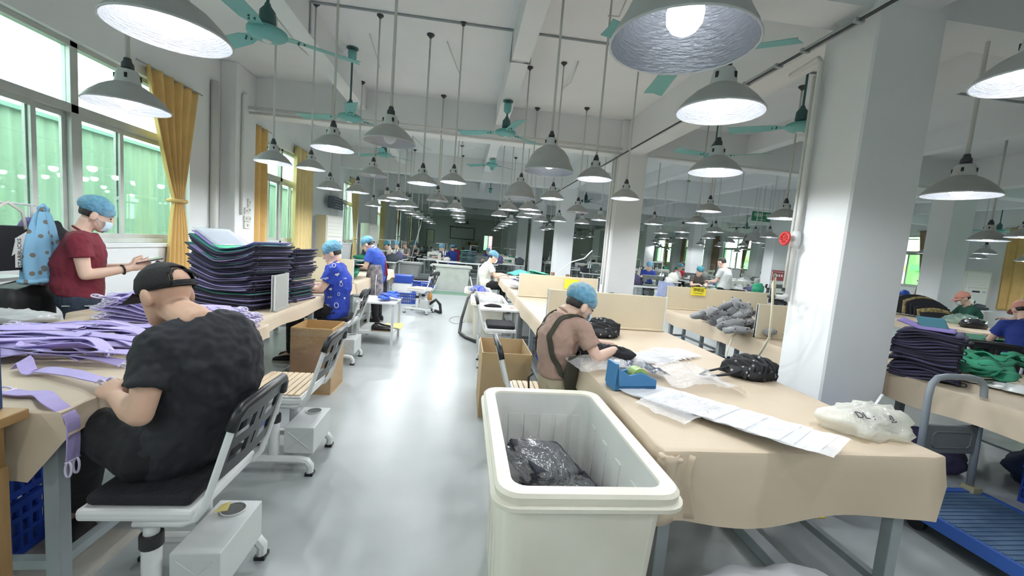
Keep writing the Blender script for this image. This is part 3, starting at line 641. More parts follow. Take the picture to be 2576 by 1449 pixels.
_d = divider(-.16, .16, 0, 'small grey board standing at the end of the tall bag stack', h=.3, m=div_g); _d.location = (-1.53, 3.72, .762); _d.rotation_euler.z = PI/2+.06
ys_ = root('yellow_sign', at(1757, 733, Y=5.51), 'yellow sign with three black characters hung on the long divider', 'sign')
G().box(-.11, .11, -.006, .004, -.06, .06).obj('plate', sgn_y, ys_, bevel=.003)
text('characters', '待检区', mat('sign black', (.02, .02, .02), .6), ys_, (0, -.008, .018), .055, (PI/2, 0, 0))
G().box(-.07, .07, -.0075, -.0055, -.03, -.026).obj('small_line', mat('sign black', (.02, .02, .02), .6), ys_)
for q in (-.1, .09): G().box(q, q+.01, -.01, .0, .045, .06).obj('clip', black_p, ys_)
yc_ = tag(G().box(-.1, .1, -.004, .004, -.07, .07).obj('yellow_card', sgn_y, None, loc=at(1437, 715, Y=5.82)), 'plain yellow card on the divider above the blue hair net', 'card')
# =====================================================================  WORK CHAIRS
wood_s = mat('pale wood slats', (.74, .58, .38), .5, var=.12, vs=5, stretch=(1, 12, 1))
def make_chair(cushion, detail=True):
    """faces +Y; sits on two telescopic posts with a steel box on the base"""
    r = root('work_chair', (0, 0, 0), 'x', 'chair')
    G().box(-.215, .215, -.17, .19, .405, .445).obj('seat_pan', metal_w, r, bevel=.012)
    if cushion:
        g = G().box(-.2, .2, -.155, .175, .445, .485); g.obj('seat_cushion', black_c, r, bevel=.02, seg=3)
    else:
        G().box(-.212, .212, -.167, .187, .445, .452).obj('seat_tray', metal_w, r)
        for k in range(9):
            y = -.155+k*.037; G().box(-.2, .2, y, y+.032, .452, .463).obj('slat', wood_s, r, bevel=.003, seg=1)
    # back frame: one bent tube
    pts = []
    for s in (-1, 1):
        leg = [Vector((s*.2, .02, .395)), Vector((s*.2, -.13, .395)), Vector((s*.2, -.17, .41)), Vector((s*.2, -.2, .45)), Vector((s*.2, -.28, .70)), Vector((s*.185, -.292, .745)), Vector((s*.16, -.298, .765))]
        pts.append(leg)
    path = pts[0]+[Vector((0, -.305, .772))]+list(reversed(pts[1]))
    G().tube(path, .0125, 10).obj('back_frame', metal_w, r, True)
    G().tube([p+Vector((0, 0, 0)) for p in path[4:-4]], .0185, 10).obj('back_sleeve', black_p, r, True)
    # slotted plastic back
    def bp(x, t): return Vector((x, -.222-.075*t-.012*(1-(x/.19)**2), .52+.235*t))
    g = G()
    def slab(xa, xb, ta, tb, th=.012):
        f = [bp(xa, ta), bp(xb, ta), bp(xb, tb), bp(xa, tb)]; g.prism(f, (0, th, .003))
    xs = [-.195+.39*i/8 for i in range(9)]
    for i in range(8):
        slab(xs[i], xs[i+1], 0, .22); slab(xs[i], xs[i+1], .42, .6); slab(xs[i], xs[i+1], .8, 1.0)
    for i in (0, 3, 4, 7):
        slab(xs[i]+.006, xs[i+1]-.006, .22, .42)
        slab(xs[i]+.006, xs[i+1]-.006, .6, .8)
    g.obj('backrest', black_p, r)
    for s in (-1, 1):
        G().tube([(s*.15, .0, .1), (s*.15, .0, .3)], .03, 14).obj('post', metal_w, r, 'auto')
        G().tube([(s*.15, .0, .3), (s*.15, .0, .405)], .024, 14).obj('inner_post', metal_w, r, 'auto')
        G().lathe([(.034, .285), (.036, .29), (.036, .325), (.034, .33)], 16, c=(s*.15, 0, 0), cap=True).obj('clamp_ring', black_p, r, 'auto')
        G().tube([(s*.18, .24, .015), (s*.18, .242, .05), (s*.18, .22, .078), (s*.18, .18, .085), (s*.18, -.16, .085), (s*.18, -.2, .078), (s*.18, -.222, .05), (s*.18, -.22, .015)], .021, 8, flat=1.2).obj('foot_bar', metal_w, r, 'auto')
        for y in (.242, -.22): G().cbox((s*.18, y, .008), .05, .044, .016).obj('foot_pad', black_p, r)
    b = G().box(-.15, .165, -.225, -.055, .105, .255).obj('storage_box', grey_lt, r, bevel=.004)
    G().lathe([(.048, 0), (.05, .004), (.05, .005), (.044, .005), (.042, -.02)], 20, c=(.1, -.14, .255)).obj('cup_hole_rim', metal_w, b, True)
    G().lathe([(.001, .001), (.044, .001)], 20, c=(.1, -.14, .2555)).obj('cup_hole', mat('dark hole', (.10, .105, .10), .7), b)
    for s in (-1, 1):
        for q in ((-.205, .13, -.075, .23), (-.205, .23, -.075, .13)): G().tube([((.166 if s > 0 else -.151), q[0], q[1]), ((.166 if s > 0 else -.151), q[2], q[3])], .003, 5).obj('embossed_rib', grey_lt, b)
    return r
chC = make_chair(True); chS = make_chair(False)
chairs = [(chC, -1.02, 1.645, PI/2, 'black cushioned work chair the man in black sits on'),
 (chS, -1.05, 2.67, PI/2, 'empty work chair with a pale slatted seat beside the tall carton'),
 (chC, -1.38, 4.9, PI/2, 'work chair under the woman in the printed blue shirt'),
 (chS, -.82, 8.4, PI/2-.3, 'empty wooden seat chair beyond the white side table'),
 (chS, .55, 2.7, -PI/2, 'slatted chair behind the large white tub, under the woman in brown'),
 (chC, .47, 5.0, -PI/2, 'black cushioned chair tucked at the white side table on the right'),
 (chC, .42, 9.0, -PI/2, 'work chair of the woman in the white shirt'),
 (chC, 5.95, 3.98, -.9, 'work chair of the worker in navy blue at the right edge'),
 (chC, 6.6, 9.4, 2.6, 'dark backed chair beside the far standing man in white'),
 (chC, 6.0, 7.2, 2.9, 'black slotted back chair behind the divider with the yellow sign'),
 (chC, -1.0, 10.2, PI/2+.2, 'work chair far down the left side of the aisle by the blue bins')]
used = set()
for p0, x, y, rz, lb in chairs:
    o = p0 if id(p0) not in used else copy_tree(p0); used.add(id(p0)); place(o, (x, y, 0), rz, lb); o.scale = (1, 1, 1.08)
tag(G().prism([(0, 0, 0), (.045, .01, .002), (.04, .05, .014), (.005, .045, .004)], (0, .001, .002)).obj('paper_scrap', mat('yellow paper scrap', (.80, .66, .25), .7), None, loc=(-.93, 1.70, .292)), 'crumpled yellow paper in the cup hole of the near chair box', 'paper')
# =====================================================================  CARTONS
card = mat('brown cardboard', (.52, .32, .13), .7, var=.1, vs=4, bump=.06, bs=18); card_l = mat('cardboard inside', (.58, .42, .24), .75, var=.08, vs=4)
tape_m = glassmat('clear packing film', (.98, .97, .95), .08, .0, .12, bump=.5, bs=9)
def carton(x0, x1, y0, y1, h, label, rz=0, m=card, film=False, flaps=False):
    cx, cy = (x0+x1)/2, (y0+y1)/2; r = root('cardboard_box', (cx, cy, 0), label, 'box', rz=rz); a, b = (x1-x0)/2, (y1-y0)/2; t = .008
    G().box(-a, a, -b, b, 0, t).obj('bottom_panel', m, r)
    for p, q, u, v in ((-a, a, -b, -b+t), (-a, a, b-t, b), (-a, -a+t, -b+t, b-t), (a-t, a, -b+t, b-t)):
        o = G().box(p, q, u, v, t, h).obj('side_panel', m, r)
    if film:
        for p, q, u, v in ((-a-.003, a+.003, -b-.003, -b-.002), (a+.002, a+.003, -b, b)): G().box(p, q, u, v, .02, h-.01).obj('stretch_film', tape_m, r)
    G().box(-a-.001, a+.001, -b-.0015, -b, h-.075, h-.002).obj('tape', mat('brown tape', (.50, .35, .18), .3), r)
    return r
carton(-1.46, -1.11, 3.78, 4.16, .60, 'tall brown carton wrapped in clear film beside the left table', film=True)
cb = carton(.2, .62, 3.4, 3.98, .56, 'open brown carton behind the large white tub', rz=0, m=mat('pale cardboard', (.50, .36, .20), .75, var=.12, vs=4))
# =====================================================================  PLASTIC TUBS
tub_w = mat('milky white plastic', (.80, .76, .65), .45, var=.12, vs=3, c2=(.70, .66, .55)); tub_i = mat('milky inside plastic', (.72, .72, .69), .45, var=.1, vs=3, c2=(.60, .60, .575))
def rrect(a, b, r, z, n=5, wav=0):
    P_ = []
    for cx, cy, a0 in ((a-r, b-r, 0), (-a+r, b-r, PI/2), (-a+r, -b+r, PI), (a-r, -b+r, 1.5*PI)):
        for i in range(n+1):
            q = a0+PI/2*i/n; P_.append(Vector((cx+r*math.cos(q), cy+r*math.sin(q), z)))
    return P_
def tub(x, y, a, b, h, label, rz=0, taper=.86, m=None, mi=None, ribs=True, name='plastic_tub', z=0, lip=.035):
    r = root(name, (x, y, z), label, 'tub', rz=rz); m = m or tub_w; mi = mi or tub_i
    ta, tb = a*taper, b*taper
    G().loft([rrect(ta, tb, .05, 0), rrect(a-.01, b-.01, .055, h-.05)], cap=False).obj('outer_wall', m, r, 'auto')
    g = G().loft([rrect(a-.022, b-.022, .045, h-.002), rrect(ta-.012, tb-.012, .04, .025)], cap=False); g.f.append(tuple(range(len(g.v)-24, len(g.v)))); g.obj('inner_wall', mi, r, 'auto')
    g = G().loft([rrect(ta, tb, .05, 0)], cap=False); g.f.append(tuple(range(24))); g.obj('base', m, r)
    G().loft([rrect(a-.022, b-.022, .045, h-.002), rrect(a-.02, b-.02, .045, h+.006), rrect(a+lip-.012, b+lip-.012, .07, h+.008), rrect(a+lip-.004, b+lip-.004, .07, h-.002), rrect(a+lip-.006, b+lip-.006, .07, h-.022), rrect(a+lip+.006, b+lip+.006, .075, h-.028), rrect(a+lip+.006, b+lip+.006, .075, h-.04), rrect(a-.01, b-.01, .055, h-.045)], cap=False).obj('rim', m, r, 'auto')
    if ribs:
        for q in range(5):
            x_ = (-.66+.33*q)
            for s in (-1, 1):
                G().prism([(x_*a*.93, s*(b-.0175), h-.09), (x_*a*.93+.05, s*(b-.0175), h-.09), (x_*ta*.93+.05, s*(tb+.001), .06), (x_*ta*.93, s*(tb+.001), .06)], (0, s*.003, 0)).obj('outer_rib', m, r)
                G().prism([(x_*a*.93, s*(b-.024), h-.1), (x_*a*.93+.055, s*(b-.024), h-.1), (x_*ta*.93+.055, s*(tb-.018), .08), (x_*ta*.93, s*(tb-.018), .08)], (0, -s*.006, 0)).obj('inner_rib', mi, r)
        for q in range(4):
            y_ = (-.6+.4*q)
            for s in (-1, 1):
                G().prism([(s*(a-.024), y_*b*.93, h-.1), (s*(a-.024), y_*b*.93+.055, h-.1), (s*(ta-.018), y_*tb*.93+.055, .08), (s*(ta-.018), y_*tb*.93, .08)], (-s*.006, 0, 0)).obj('inner_rib', mi, r)
                G().prism([(s*(a-.0155), y_*b*.93, h-.09), (s*(a-.0155), y_*b*.93+.05, h-.09), (s*(ta+.001), y_*tb*.93+.05, .06), (s*(ta+.001), y_*tb*.93, .06)], (s*.003, 0, 0)).obj('outer_rib', m, r)
    return r
tub(.42, 1.55, .255, .42, .75, 'large milky white plastic tub in the foreground by the packing table')
tub(-.38, 13.1, .6, .38, .72, 'grey white tub standing at the end of the aisle', m=mat('greyish plastic', (.52, .55, .50), .5, var=.15, vs=5), ribs=False)
tub(.42, 6.55, .24, .5, .6, 'white tub with a plastic liner beside the right hand tables')
tub(.3, 8.0, .22, .4, .58, 'white tub holding blue bags near the woman in white')
tub(-1.9, 13.6, .55, .35, .7, 'dull grey tub below the sewing machines left of the aisle end', m=mat('dull grey plastic', (.30, .31, .30), .6, var=.15, vs=5), ribs=False)
# =====================================================================  CRATES
blue_p = mat('blue crate plastic', (.02, .07, .42), .45, obj_var=.3)
crate_proto = [None]
def make_crate():
    r = root('plastic_crate', (0, 0, 0), 'x', 'crate'); a, b, h = .24, .17, .24
    G().box(-a, a, -b, b, 0, .012).obj('base', blue_p, r)
    for s, ax in ((-1, 0), (1, 0), (-1, 1), (1, 1)):
        g = G(); L_ = a if ax == 0 else b; o_ = b if ax == 0 else a
        def bar(p, q, z0, z1, th=.006):
            if ax == 0: g.box(p, q, s*o_-th, s*o_+th, z0, z1)
            else: g.box(s*o_-th, s*o_+th, p, q, z0, z1)
        bar(-L_, L_, h-.03, h, .012); bar(-L_, L_, .0, .03); bar(-L_, L_, .085, .1); bar(-L_, L_, .15, .175)
        n = 12 if ax == 0 else 8
        for i in range(n+1):
            q = -L_+2*L_*i/n; bar(max(-L_, q-.007), min(L_, q+.007), .02, h-.02, .005)
        g.obj('lattice_side', blue_p, r)
    return r
cr0 = make_crate(); crs = [(-1.62, 3.2, .02, 0, 'blue plastic crate under the left table beside the tall carton'), (-1.98, 1.85, .02, .05, 'blue plastic crate beneath the near end of the left table'), (-2.0, 1.85, .265, .02, 'upper blue crate at the near leg of the left table'),
 (1.1, 4.6, .16, 1.57, 'blue crate under the table behind the packing table'), (3.2, 4.2, .16, .1, 'blue crate with reddish bags under the plush piece table'), (2.5, 2.35, .15, 0, 'blue lattice crate behind the platform trolley handle'), (-1.1, 12.7, 0, 0, 'blue crate standing beside the tub at the aisle end'),
 (3.7, 1.9, .16, .1, 'blue crate in the shade below the right table'), (3.8, 1.2, .16, -.1, 'second blue crate below the right table'), (-1.25, 9.6, .0, .1, 'blue bin beside the far chair'), (-1.0, 9.95, .25, 0, 'upper blue bin beside the far chair'),
 (2.7, 10.9, .5, 0, 'blue crate full of dark cloth left of the third column'), (2.0, 10.6, .5, 0, 'blue crate on the low stand before the third column'), (1.2, 2.6, .16, 1.5, 'blue crate beneath the packing table')]
for i, (x, y, z, rz, lb) in enumerate(crs):
    o = cr0 if i == 0 else copy_tree(cr0); place(o, (x, y, z), rz, lb)
# lower shelf boards under tables
for x0, x1, y0, y1, z, lb in ((-2.4, -1.4, 1.7, 1.98, .0, 'pale wooden board on the floor under the near left table'),):
    tag(G().box(x0, x1, y0, y1, .0, .018).obj('floor_board', mat('pale board', (.5, .47, .42), .7)), lb, 'board')
# =====================================================================  SIDE TABLES
def side_table(x, y, a, b, h, label, rz=0, top=None, shelf=True):
    r = root('side_table', (x, y, 0), label, 'table', rz=rz)
    G().box(-a, a, -b, b, h-.025, h).obj('table_top', top or metal_w, r, bevel=.004)
    for s in (-1, 1):
        for t in (-1, 1): G().cbox((s*(a-.03), t*(b-.03), (h-.025)/2), .032, .032, h-.025).obj('leg', grey_lt, r)
        G().cbox((0, s*(b-.03), .16), 2*a-.06, .025, .025).obj('rail', grey_lt, r)
        G().cbox((s*(a-.03), 0, .16), .025, 2*b-.06, .025).obj('rail', grey_lt, r)
    if shelf: G().box(-a+.02, a-.02, -b+.02, b-.02, .172, .18).obj('lower_shelf', grey_lt, r)
    return r
side_table(-1.12, 5.95, .25, .32, .58, 'low white side table with blue gloves in the aisle')
side_table(.5, 5.62, .27, .25, .62, 'white side table with scissors beside the black cushioned chair', shelf=False)
# =====================================================================  PLATFORM TROLLEY
tr = root('platform_trolley', (3.0, 1.5, 0), 'blue platform trolley with a grey folding handle', 'trolley')
dk = mat('blue trolley deck', (.10, .17, .28), .5, c2=(.05, .10, .20), vs=7)
G().box(-.34, .27, -.65, .64, .14, .165).obj('deck', dk, tr, bevel=.006)
for q in range(38): G().box(-.32, .25, -.63+q*.033, -.617+q*.033, .165, .169).obj('deck_rib', dk, tr)
for a, b, c, d in ((-.36, .29, .62, .66), (-.36, -.335, -.66, .66), (.265, .29, -.66, .66), (-.36, .29, -.67, -.645)): G().box(a, b, c, d, .105, .172).obj('edge_bumper', mat('trolley edge blue', (.03, .10, .38), .5), tr)
hp = [(-.16, .645, .15), (-.16, .66, .75), (-.15, .662, .83), (-.11, .664, .87), (-.05, .664, .88), (.12, .664, .88), (.18, .664, .87), (.22, .662, .83), (.23, .66, .75), (.23, .645, .15)]
G().tube(hp, .019, 10).obj('handle', mat('grey handle paint', (.26, .29, .32), .4), tr, True)
o = G().box(-.15, .22, .645, .668, .40, .58).obj('handle_plate', mat('dark grey plate', (.15, .165, .175), .45), tr, bevel=.006)
G().tube([(-.08, .642, .44), (.15, .642, .44), (.17, .642, .46), (.17, .642, .52), (.15, .642, .54), (-.08, .642, .54), (-.1, .642, .52), (-.1, .642, .46), (-.08, .642, .44)], .004, 6).obj('embossed_line', mat('dark grey plate', (.15, .165, .175), .45), o)
for s in (-.16, .23): G().box(s-.03, s+.03, .6, .67, .165, .2).obj('handle_bracket', mat('dull brass bracket', (.35, .33, .2), .5), tr)
for s in (-.27, .2):
    for t in (-.52, .52):
        c = G().tube([(s-.015, t, .05), (s+.015, t, .05)], .05, 16).obj('caster_wheel', black_p, tr, 'auto'); G().box(s-.025, s+.025, t-.03, t+.03, .1, .105).obj('caster_plate', grey_st, c)
# blue panel and wooden desk corner at the left edge
dsk = root('wooden_desk', (-1.55, 1.18, 0), 'corner of a wooden desk with a dark blue upright panel at the left edge', 'desk')
wd = mat('brown desk wood', (.42, .25, .10), .5, var=.2, vs=5, stretch=(1, 8, 1))
G().box(-.5, .14, -.4, .34, .75, .785).obj('desk_top', wd, dsk, bevel=.004)
G().box(-.45, .1, -.36, .3, .6, .75).obj('apron', wd, dsk)
for x in (-.45, .08):
    for y in (-.36, .28): G().cbox((x, y, .3), .05, .05, .6).obj('leg', wd, dsk)
G().box(-.3, .075, .3, .325, .786, 1.2).obj('upright_panel', mat('dark blue panel', (.03, .06, .16), .5), dsk)
# =====================================================================  SOFT GOODS
ZTB = .764
lil = mat('lilac webbing', (.50, .42, .76), .75, var=.1, vs=14, bump=.2, bs=160, obj_var=.12); lil_l = mat('pale lilac plastic', (.72, .66, .86), .4)
clear = glassmat('clear polythene', (.98, .98, .98), .20, .26, .12, (.93, .93, .94), bump=.9, bs=30)
milky = glassmat('milky polythene', (.95, .95, .95), .16, .42, .2, (.86, .87, .87), bump=.8, bs=18)
milky_y = glassmat('yellowish polythene', (.96, .95, .91), .18, .42, .15, (.90, .90, .83), bump=1.0, bs=26)
sheet_m = glassmat('stacked clear bags', (.97, .97, .97), .20, .5, .15, (.92, .92, .94), bump=.4, bs=14)
def blobg(c, r, seed=0, amp=.25, fq=5, n=28, m=18, flat=True):
    g = G(); g.ell((0, 0, 0), r, n=n, m=m); off = Vector((seed*3.7, seed*1.3, seed*2.1)); out = []
    for p in g.v:
        d = p.normalized() if p.length > 1e-6 else Vector((0, 0, 1)); k = 1+amp*(noise.noise(d*fq*.5+off)+.55*noise.noise(d*fq+off)+.35*noise.noise(d*fq*2.2+off))
        q = p*k
        if flat and q.z < -r[2]*.55: q.z = -r[2]*.55
        out.append(Vector(c)+q+Vector((0, 0, r[2]*.55)))
    g.v = out; return g
def blob(name, c, r, m, label, cat, seed=0, amp=.25, fq=5, n=28, group=None):
    o = blobg((0, 0, 0), r, seed, amp, fq, n).obj(name, m, None, True, loc=c); return tag(o, label, cat, group)
def ribbon(pts, side, w_, th=.0022, sub=6):
    """flat strap following smooth pts; side = width directions"""
    n = len(pts); P_ = [Vector(p) for p in pts]; S = [Vector(s).normalized() for s in side]; Q = []; T = []
    for i in range(n-1):
        a, b, c, d = P_[max(i-1, 0)], P_[i], P_[i+1], P_[min(i+2, n-1)]
        for k in range(sub):
            t = k/sub; Q.append(.5*((2*b)+(c-a)*t+(2*a-5*b+4*c-d)*t*t+(3*b-a-3*c+d)*t**3)); T.append(S[i].lerp(S[i+1], t).normalized())
    Q.append(P_[-1]); T.append(S[-1]); g = G(); rings = []
    for i, (p, s) in enumerate(zip(Q, T)):
        tn = (Q[min(i+1, len(Q)-1)]-Q[max(i-1, 0)]).normalized(); s = (s-tn*s.dot(tn)).normalized(); nn = tn.cross(s)
        rings.append([p-s*w_/2-nn*th, p+s*w_/2-nn*th, p+s*w_/2+nn*th, p-s*w_/2+nn*th])
    return g.loft(rings)
def loop_pts(c, d, L_=.035, w_=.011, up=(0, 0, 1)):
    d = Vector(d).normalized(); s = d.cross(Vector(up)).normalized(); c = Vector(c)
    return [c+d*(L_/2+L_/2*math.cos(2*PI*i/12))+s*w_*math.sin(2*PI*i/12) for i in range(13)]
# ---- folded bag stacks
bag_p = mat('purple felt', (.31, .25, .52), .85, var=.1, vs=10, obj_var=.3); bag_k = mat('near black binding', (.03, .028, .045), .8); bag_t = mat('teal felt', (.05, .22, .20), .85, obj_var=.4); bag_n = mat('navy violet cloth', (.085, .075, .16), .85, obj_var=.5)
def bag_layer(c, a, b, rz, prof, i, m, label, group, th=.011, seed=0, loops=True):
    rr = random.Random(seed*100+i); r = root('folded_bag', c, label, 'bag', group, rz=rz)
    jx, jy = rr.uniform(-.018, .018), rr.uniform(-.02, .02); k1 = rr.uniform(.9, 1.05)
    def fn(u, v): x = (u*2-1); return (x*a*k1+jx, (v*2-1)*b+jy, prof(x, i)+.003*math.sin(u*9+i)*math.sin(v*5))
    G().grid(fn, 14, 3).obj('panel', m, r, True, solid=th*.62)
    def fk(u, v): x = (u*2-1); return (x*(a+.006)*k1+jx, -b-.004+.02*v+jy, prof(x, i)-.004+.003*math.sin(u*9+i))
    G().grid(fk, 14, 1).obj('front_binding', bag_k, r, True, solid=th*.5)
    def fe(u, v): x = 1-.06*v; return (x*(a+.008)*k1+jx, (u*2-1)*b+jy, prof(x, i)-.003)
    G().grid(fe, 4, 1).obj('side_binding', bag_k, r, True, solid=th*.6)
    if loops and i % 3 == 0:
        e = Vector((a*k1+jx, -b+.03, prof(1, i))); G().tube([e+Vector((.018+.018*math.cos(q*PI/4), .01*math.sin(q*PI/4), .012*math.sin(q*PI/4))) for q in range(9)], .004, 5).obj('pull_loop', bag_k, r, True)
    return r
def stack(c, a, b, rz, n, th, prof, label, group, cols, seed):
    rr = random.Random(seed)
    for i in range(n):
        bag_layer((c[0], c[1], c[2]), a, b, rz, lambda x, j: j*th+.006+prof(x, j/n), i, cols[rr.choice((0, 0, 0, 1, 1, 2)) if len(cols) > 2 else 0], label, group, th, seed)
pf1 = lambda x, t: (t**.9)*((.13*max(0, -x-.1)**1.3+.085*max(0, x-.1)**1.4)*1.15+.004*math.sin(x*6))
stack((-1.915, 3.86, ZTB+.002), .335, .2, -.38, 31, .0148, pf1, 'folded purple bag with dark binding in the tall stack behind the capped man', 'folded bags in the tall left stack', (bag_p, bag_n, bag_t), 3)
pf2 = lambda x, t: (t**.9)*(.07*max(0, x)**1.3+.02*x)
stack((-1.74, 4.32, ZTB+.002), .19, .19, -.2, 28, .0150, pf2, 'folded purple bag in the second stack beside the small grey board', 'folded bags in the second left stack', (bag_n, bag_p, bag_t), 5)
def topsheet(c, a, b, rz, z, fz, m, label, cat, name):
    r = G().grid(lambda u, v: ((u*2-1)*a, (v*2-1)*b, fz(u*2-1, v*2-1)), 16, 6).obj(name, m, None, True, solid=.003, loc=(c[0], c[1], z)); r.rotation_euler = (0, 0, rz); return tag(r, label, cat)
topsheet((-1.905, 3.875), .33, .2, -.38, ZTB+.465, lambda x, y: pf1(x, 1)+.012, bag_p, 'smooth purple sheet on top of the tall bag stack', 'sheet', 'felt_sheet')
topsheet((-1.90, 3.85), .11, .19, -.38, ZTB+.470, lambda x, y: pf1(x*.33-.05, 1)+.015, mat('bright green felt', (.10, .52, .32), .8), 'bright green sheet lying in the dip of the tall bag stack', 'sheet', 'felt_sheet')
topsheet((-2.10, 3.93), .13, .17, -.38, ZTB+.47, lambda x, y: pf1(x*.4-.62, 1)+.03, glassmat('clear pouch film', (.9, .93, .95), .2, .4, .1, (.75, .8, .84)), 'clear plastic pouch on the raised left end of the tall bag stack', 'pouch', 'clear_pouch')
# right stack
stack((3.40, 2.65, ZTB+.002), .17, .24, -.95, 20, .0165, lambda x, t: .012*math.sin(x*3+t*9)+.01*t*x, 'folded navy violet bag in the stack on the right hand table', 'folded bags in the right stack', (bag_n, bag_n, bag_n), 9)
topsheet((3.38, 2.66), .15, .2, -.95, ZTB+.33, lambda x, y: .012+.05*max(0, -x-.2), mat('deep purple felt', (.20, .15, .40), .85), 'purple cloth on top of the right hand bag stack', 'cloth', 'felt_sheet')
topsheet((3.5, 2.72), .08, .1, -.7, ZTB+.345, lambda x, y: .02+.04*y, mat('dark teal felt', (.02, .12, .16), .8), 'dark teal cloth piece on top of the right hand bag stack', 'cloth', 'felt_sheet')
grn = mat('green cloth', (.03, .27, .15), .8, var=.2, vs=8, obj_var=.35); grn_l = mat('bright green cloth', (.08, .42, .26), .8, obj_var=.2)
for i in range(16):
    p = at(2385+R.random()*185, 905+R.random()*45, Z=.8); p.z = ZTB+.012+.015*(i % 4)
    o = G().grid(lambda u, v: ((u-.5)*.34, (v-.5)*.2, .03*math.sin(u*7+i)*math.sin(v*4+i*2)+.02*noise.noise((u*4, v*3, i))), 12, 7).obj('green_cloth_piece', grn, None, True, solid=.01, loc=p+Vector((0, 0, .03)))
    o.rotation_euler = (R.uniform(-.1, .1), R.uniform(-.1, .1), R.random()*3); tag(o, 'crumpled green cloth piece heaped on the right hand table', 'cloth', 'green cloth pieces on the right table')
topsheet(at(2425, 935, Z=.8)[:2], .12, .1, .2, .84, lambda x, y: .01*math.sin(x*4), grn_l, 'smooth bright green folded bag beside the right hand stack', 'bag', 'green_bag')
rr_ = root('tape_roll', at(2500, 950, Z=.79), 'white tape roll lying on the right hand table', 'tape'); G().lathe([(.03, 0), (.05, 0), (.05, .045), (.03, .045), (.03, 0)], 20).obj('roll', metal_w, rr_, 'auto')
for i in range(3):
    p = at(2470+i*45, 962+i*12, Z=.768); o = G().grid(lambda u, v: ((u-.5)*.24, (v-.5)*.12, .02*u*u), 8, 3).obj('white_strip', metal_w, None, True, solid=.002, loc=(p.x, p.y, .772+.004*i)); o.rotation_euler.z = -.3+.4*i
    tag(o, ['white paper strip beside the tape roll', 'white paper strip with a curled end on the right table', 'white paper strip at the right picture edge'][i], 'paper')
# cart with green bags behind
ct = root('steel_cart', at(2440, 875, Z=.62).xy.to_3d(), 'grey steel cart stacked with green bags at the right', 'cart')
G().box(-.75, .6, -.3, .3, .58, .62).obj('cart_top', grey_lt, ct)
for s in (-.7, .55):
    for t in (-.27, .27): G().cbox((s, t, .29), .04, .04, .58).obj('leg', grey_lt, ct)
G().box(-.7, .55, -.28, .28, .14, .17).obj('lower_shelf', grey_lt, ct)
for i in range(18):
    o = bag_layer(ct.location+Vector((-.3+.42*(i % 2), 0, .632)), .2, .22, 1.4, lambda x, j: (j//2)*.017+.008*math.sin(x*4+j), i, grn, 'folded green bag stacked on the grey steel cart', 'green bags on the steel cart', .013, 4, loops=False)
# ---- strap bundles
def strap(pts, side, w_, label, group=None, hooks=(True, True), m=None, hook_up=(0, 0, 1)):
    c = Vector(pts[0]); P_ = [Vector(p)-c for p in pts]; r = root('webbing_strap', c, label, 'strap', group)
    ribbon(P_, side, w_).obj('webbing', m or lil, r, 'auto')
    for e, (a, b) in ((0, (P_[0], P_[1])), (1, (P_[-1], P_[-2]))):
        if hooks[e]:
            d = (a-b).normalized(); s = Vector(side[0 if e == 0 else -1]).normalized()
            G().tube([a+s*w_*.55, a-s*w_*.55], .0045, 6).obj('buckle_bar', lil_l, r, True)
            for q in (-.3, .3):
                G().tube([x+s*w_*q for x in loop_pts(a, d, .055, .010, s if abs(d.dot(s)) < .9 else (0, 0, 1))], .0042, 6).obj('hook', lil_l, r, True)
    return r
rb = random.Random(11)
for i in range(63):
    lay = i//9; y = 2.93+(i % 9)*.026+rb.uniform(-.01, .01); z = ZTB+.008+lay*.017; hz = lay*.011
    x0 = -2.28+rb.uniform(-.07, .05)+lay*.012; x1 = -1.44+rb.uniform(-.06, .08)-lay*.015; k = rb.uniform(-.02, .02)
    dn = -.02 if x1 > -1.36 else 0
    strap([(x0, y+k, z+.012+hz*rb.random()), (x0+.12, y, z+.004+hz), (-1.95, y-k, z), (-1.65, y-.05*rb.random(), z), (x1-.1, y-.1+k, z+.004), (x1, y-.13+2*k, z+.01+dn)],
          [(0, 1, rb.uniform(-.8, .8)), (0, 1, .1), (0, 1, 0), (0, 1, 0), (.2, 1, .1), (.3, 1, rb.uniform(-.7, .7))], .042, 'lilac strap in the bundle with hooked ends beside the tall bag stack', 'bundled lilac straps')
for i in range(22):
    y = 2.03+.62*(i/22)+rb.uniform(-.03, .03); z = ZTB+.012+.010*(i % 5); a = rb.uniform(-.06, .06); b = rb.uniform(-.1, .1); t1, t2 = rb.uniform(-.9, .9), rb.uniform(-.9, .9)
    x0, x1 = -2.48+rb.uniform(-.02, .25), -1.48+rb.uniform(-.25, .06)
    strap([(x0, y, z+.004), (x0+.22, y+a, z+.026), (x0+.45, y+b, z+.012+.02*rb.random()), (x1-.35, y-a, z+.03*rb.random()), (x1-.15, y+b*.6, z+.028), (x1, y+a, z+.004)],
          [(0, 1, t1*.4), (.1, 1, t2*.7), (0, 1, t1), (0, 1, -t2*.7), (.1, 1, t1), (0, 1, t2*.3)], .055, 'loose lilac strap in the tangle on the near left table', 'loose lilac straps on the table', hooks=(i % 3 == 0, i % 4 == 0))
HAND_L = at(262, 965, Z=.80)
strap([at(45, 925, Z=ZTB+.01), at(60, 905, Z=ZTB+.05), at(75, 935, Z=ZTB+.012), at(110, 930, Z=ZTB+.02), at(180, 938, Z=ZTB+.035), at(235, 952, Z=.80), HAND_L+Vector((0, 0, .012))],
      [(.3, 1, 0), (.2, 1, .6), (.3, 1, .1), (.3, 1, .2), (.4, 1, .2), (.6, 1, 0), (.6, 1, 0)], .05, 'lilac strap the man in black is holding', hooks=(False, True))
e0 = at(18, 985, Z=ZTB+.008); e1 = at(135, 1010, Z=ZTB+.012)
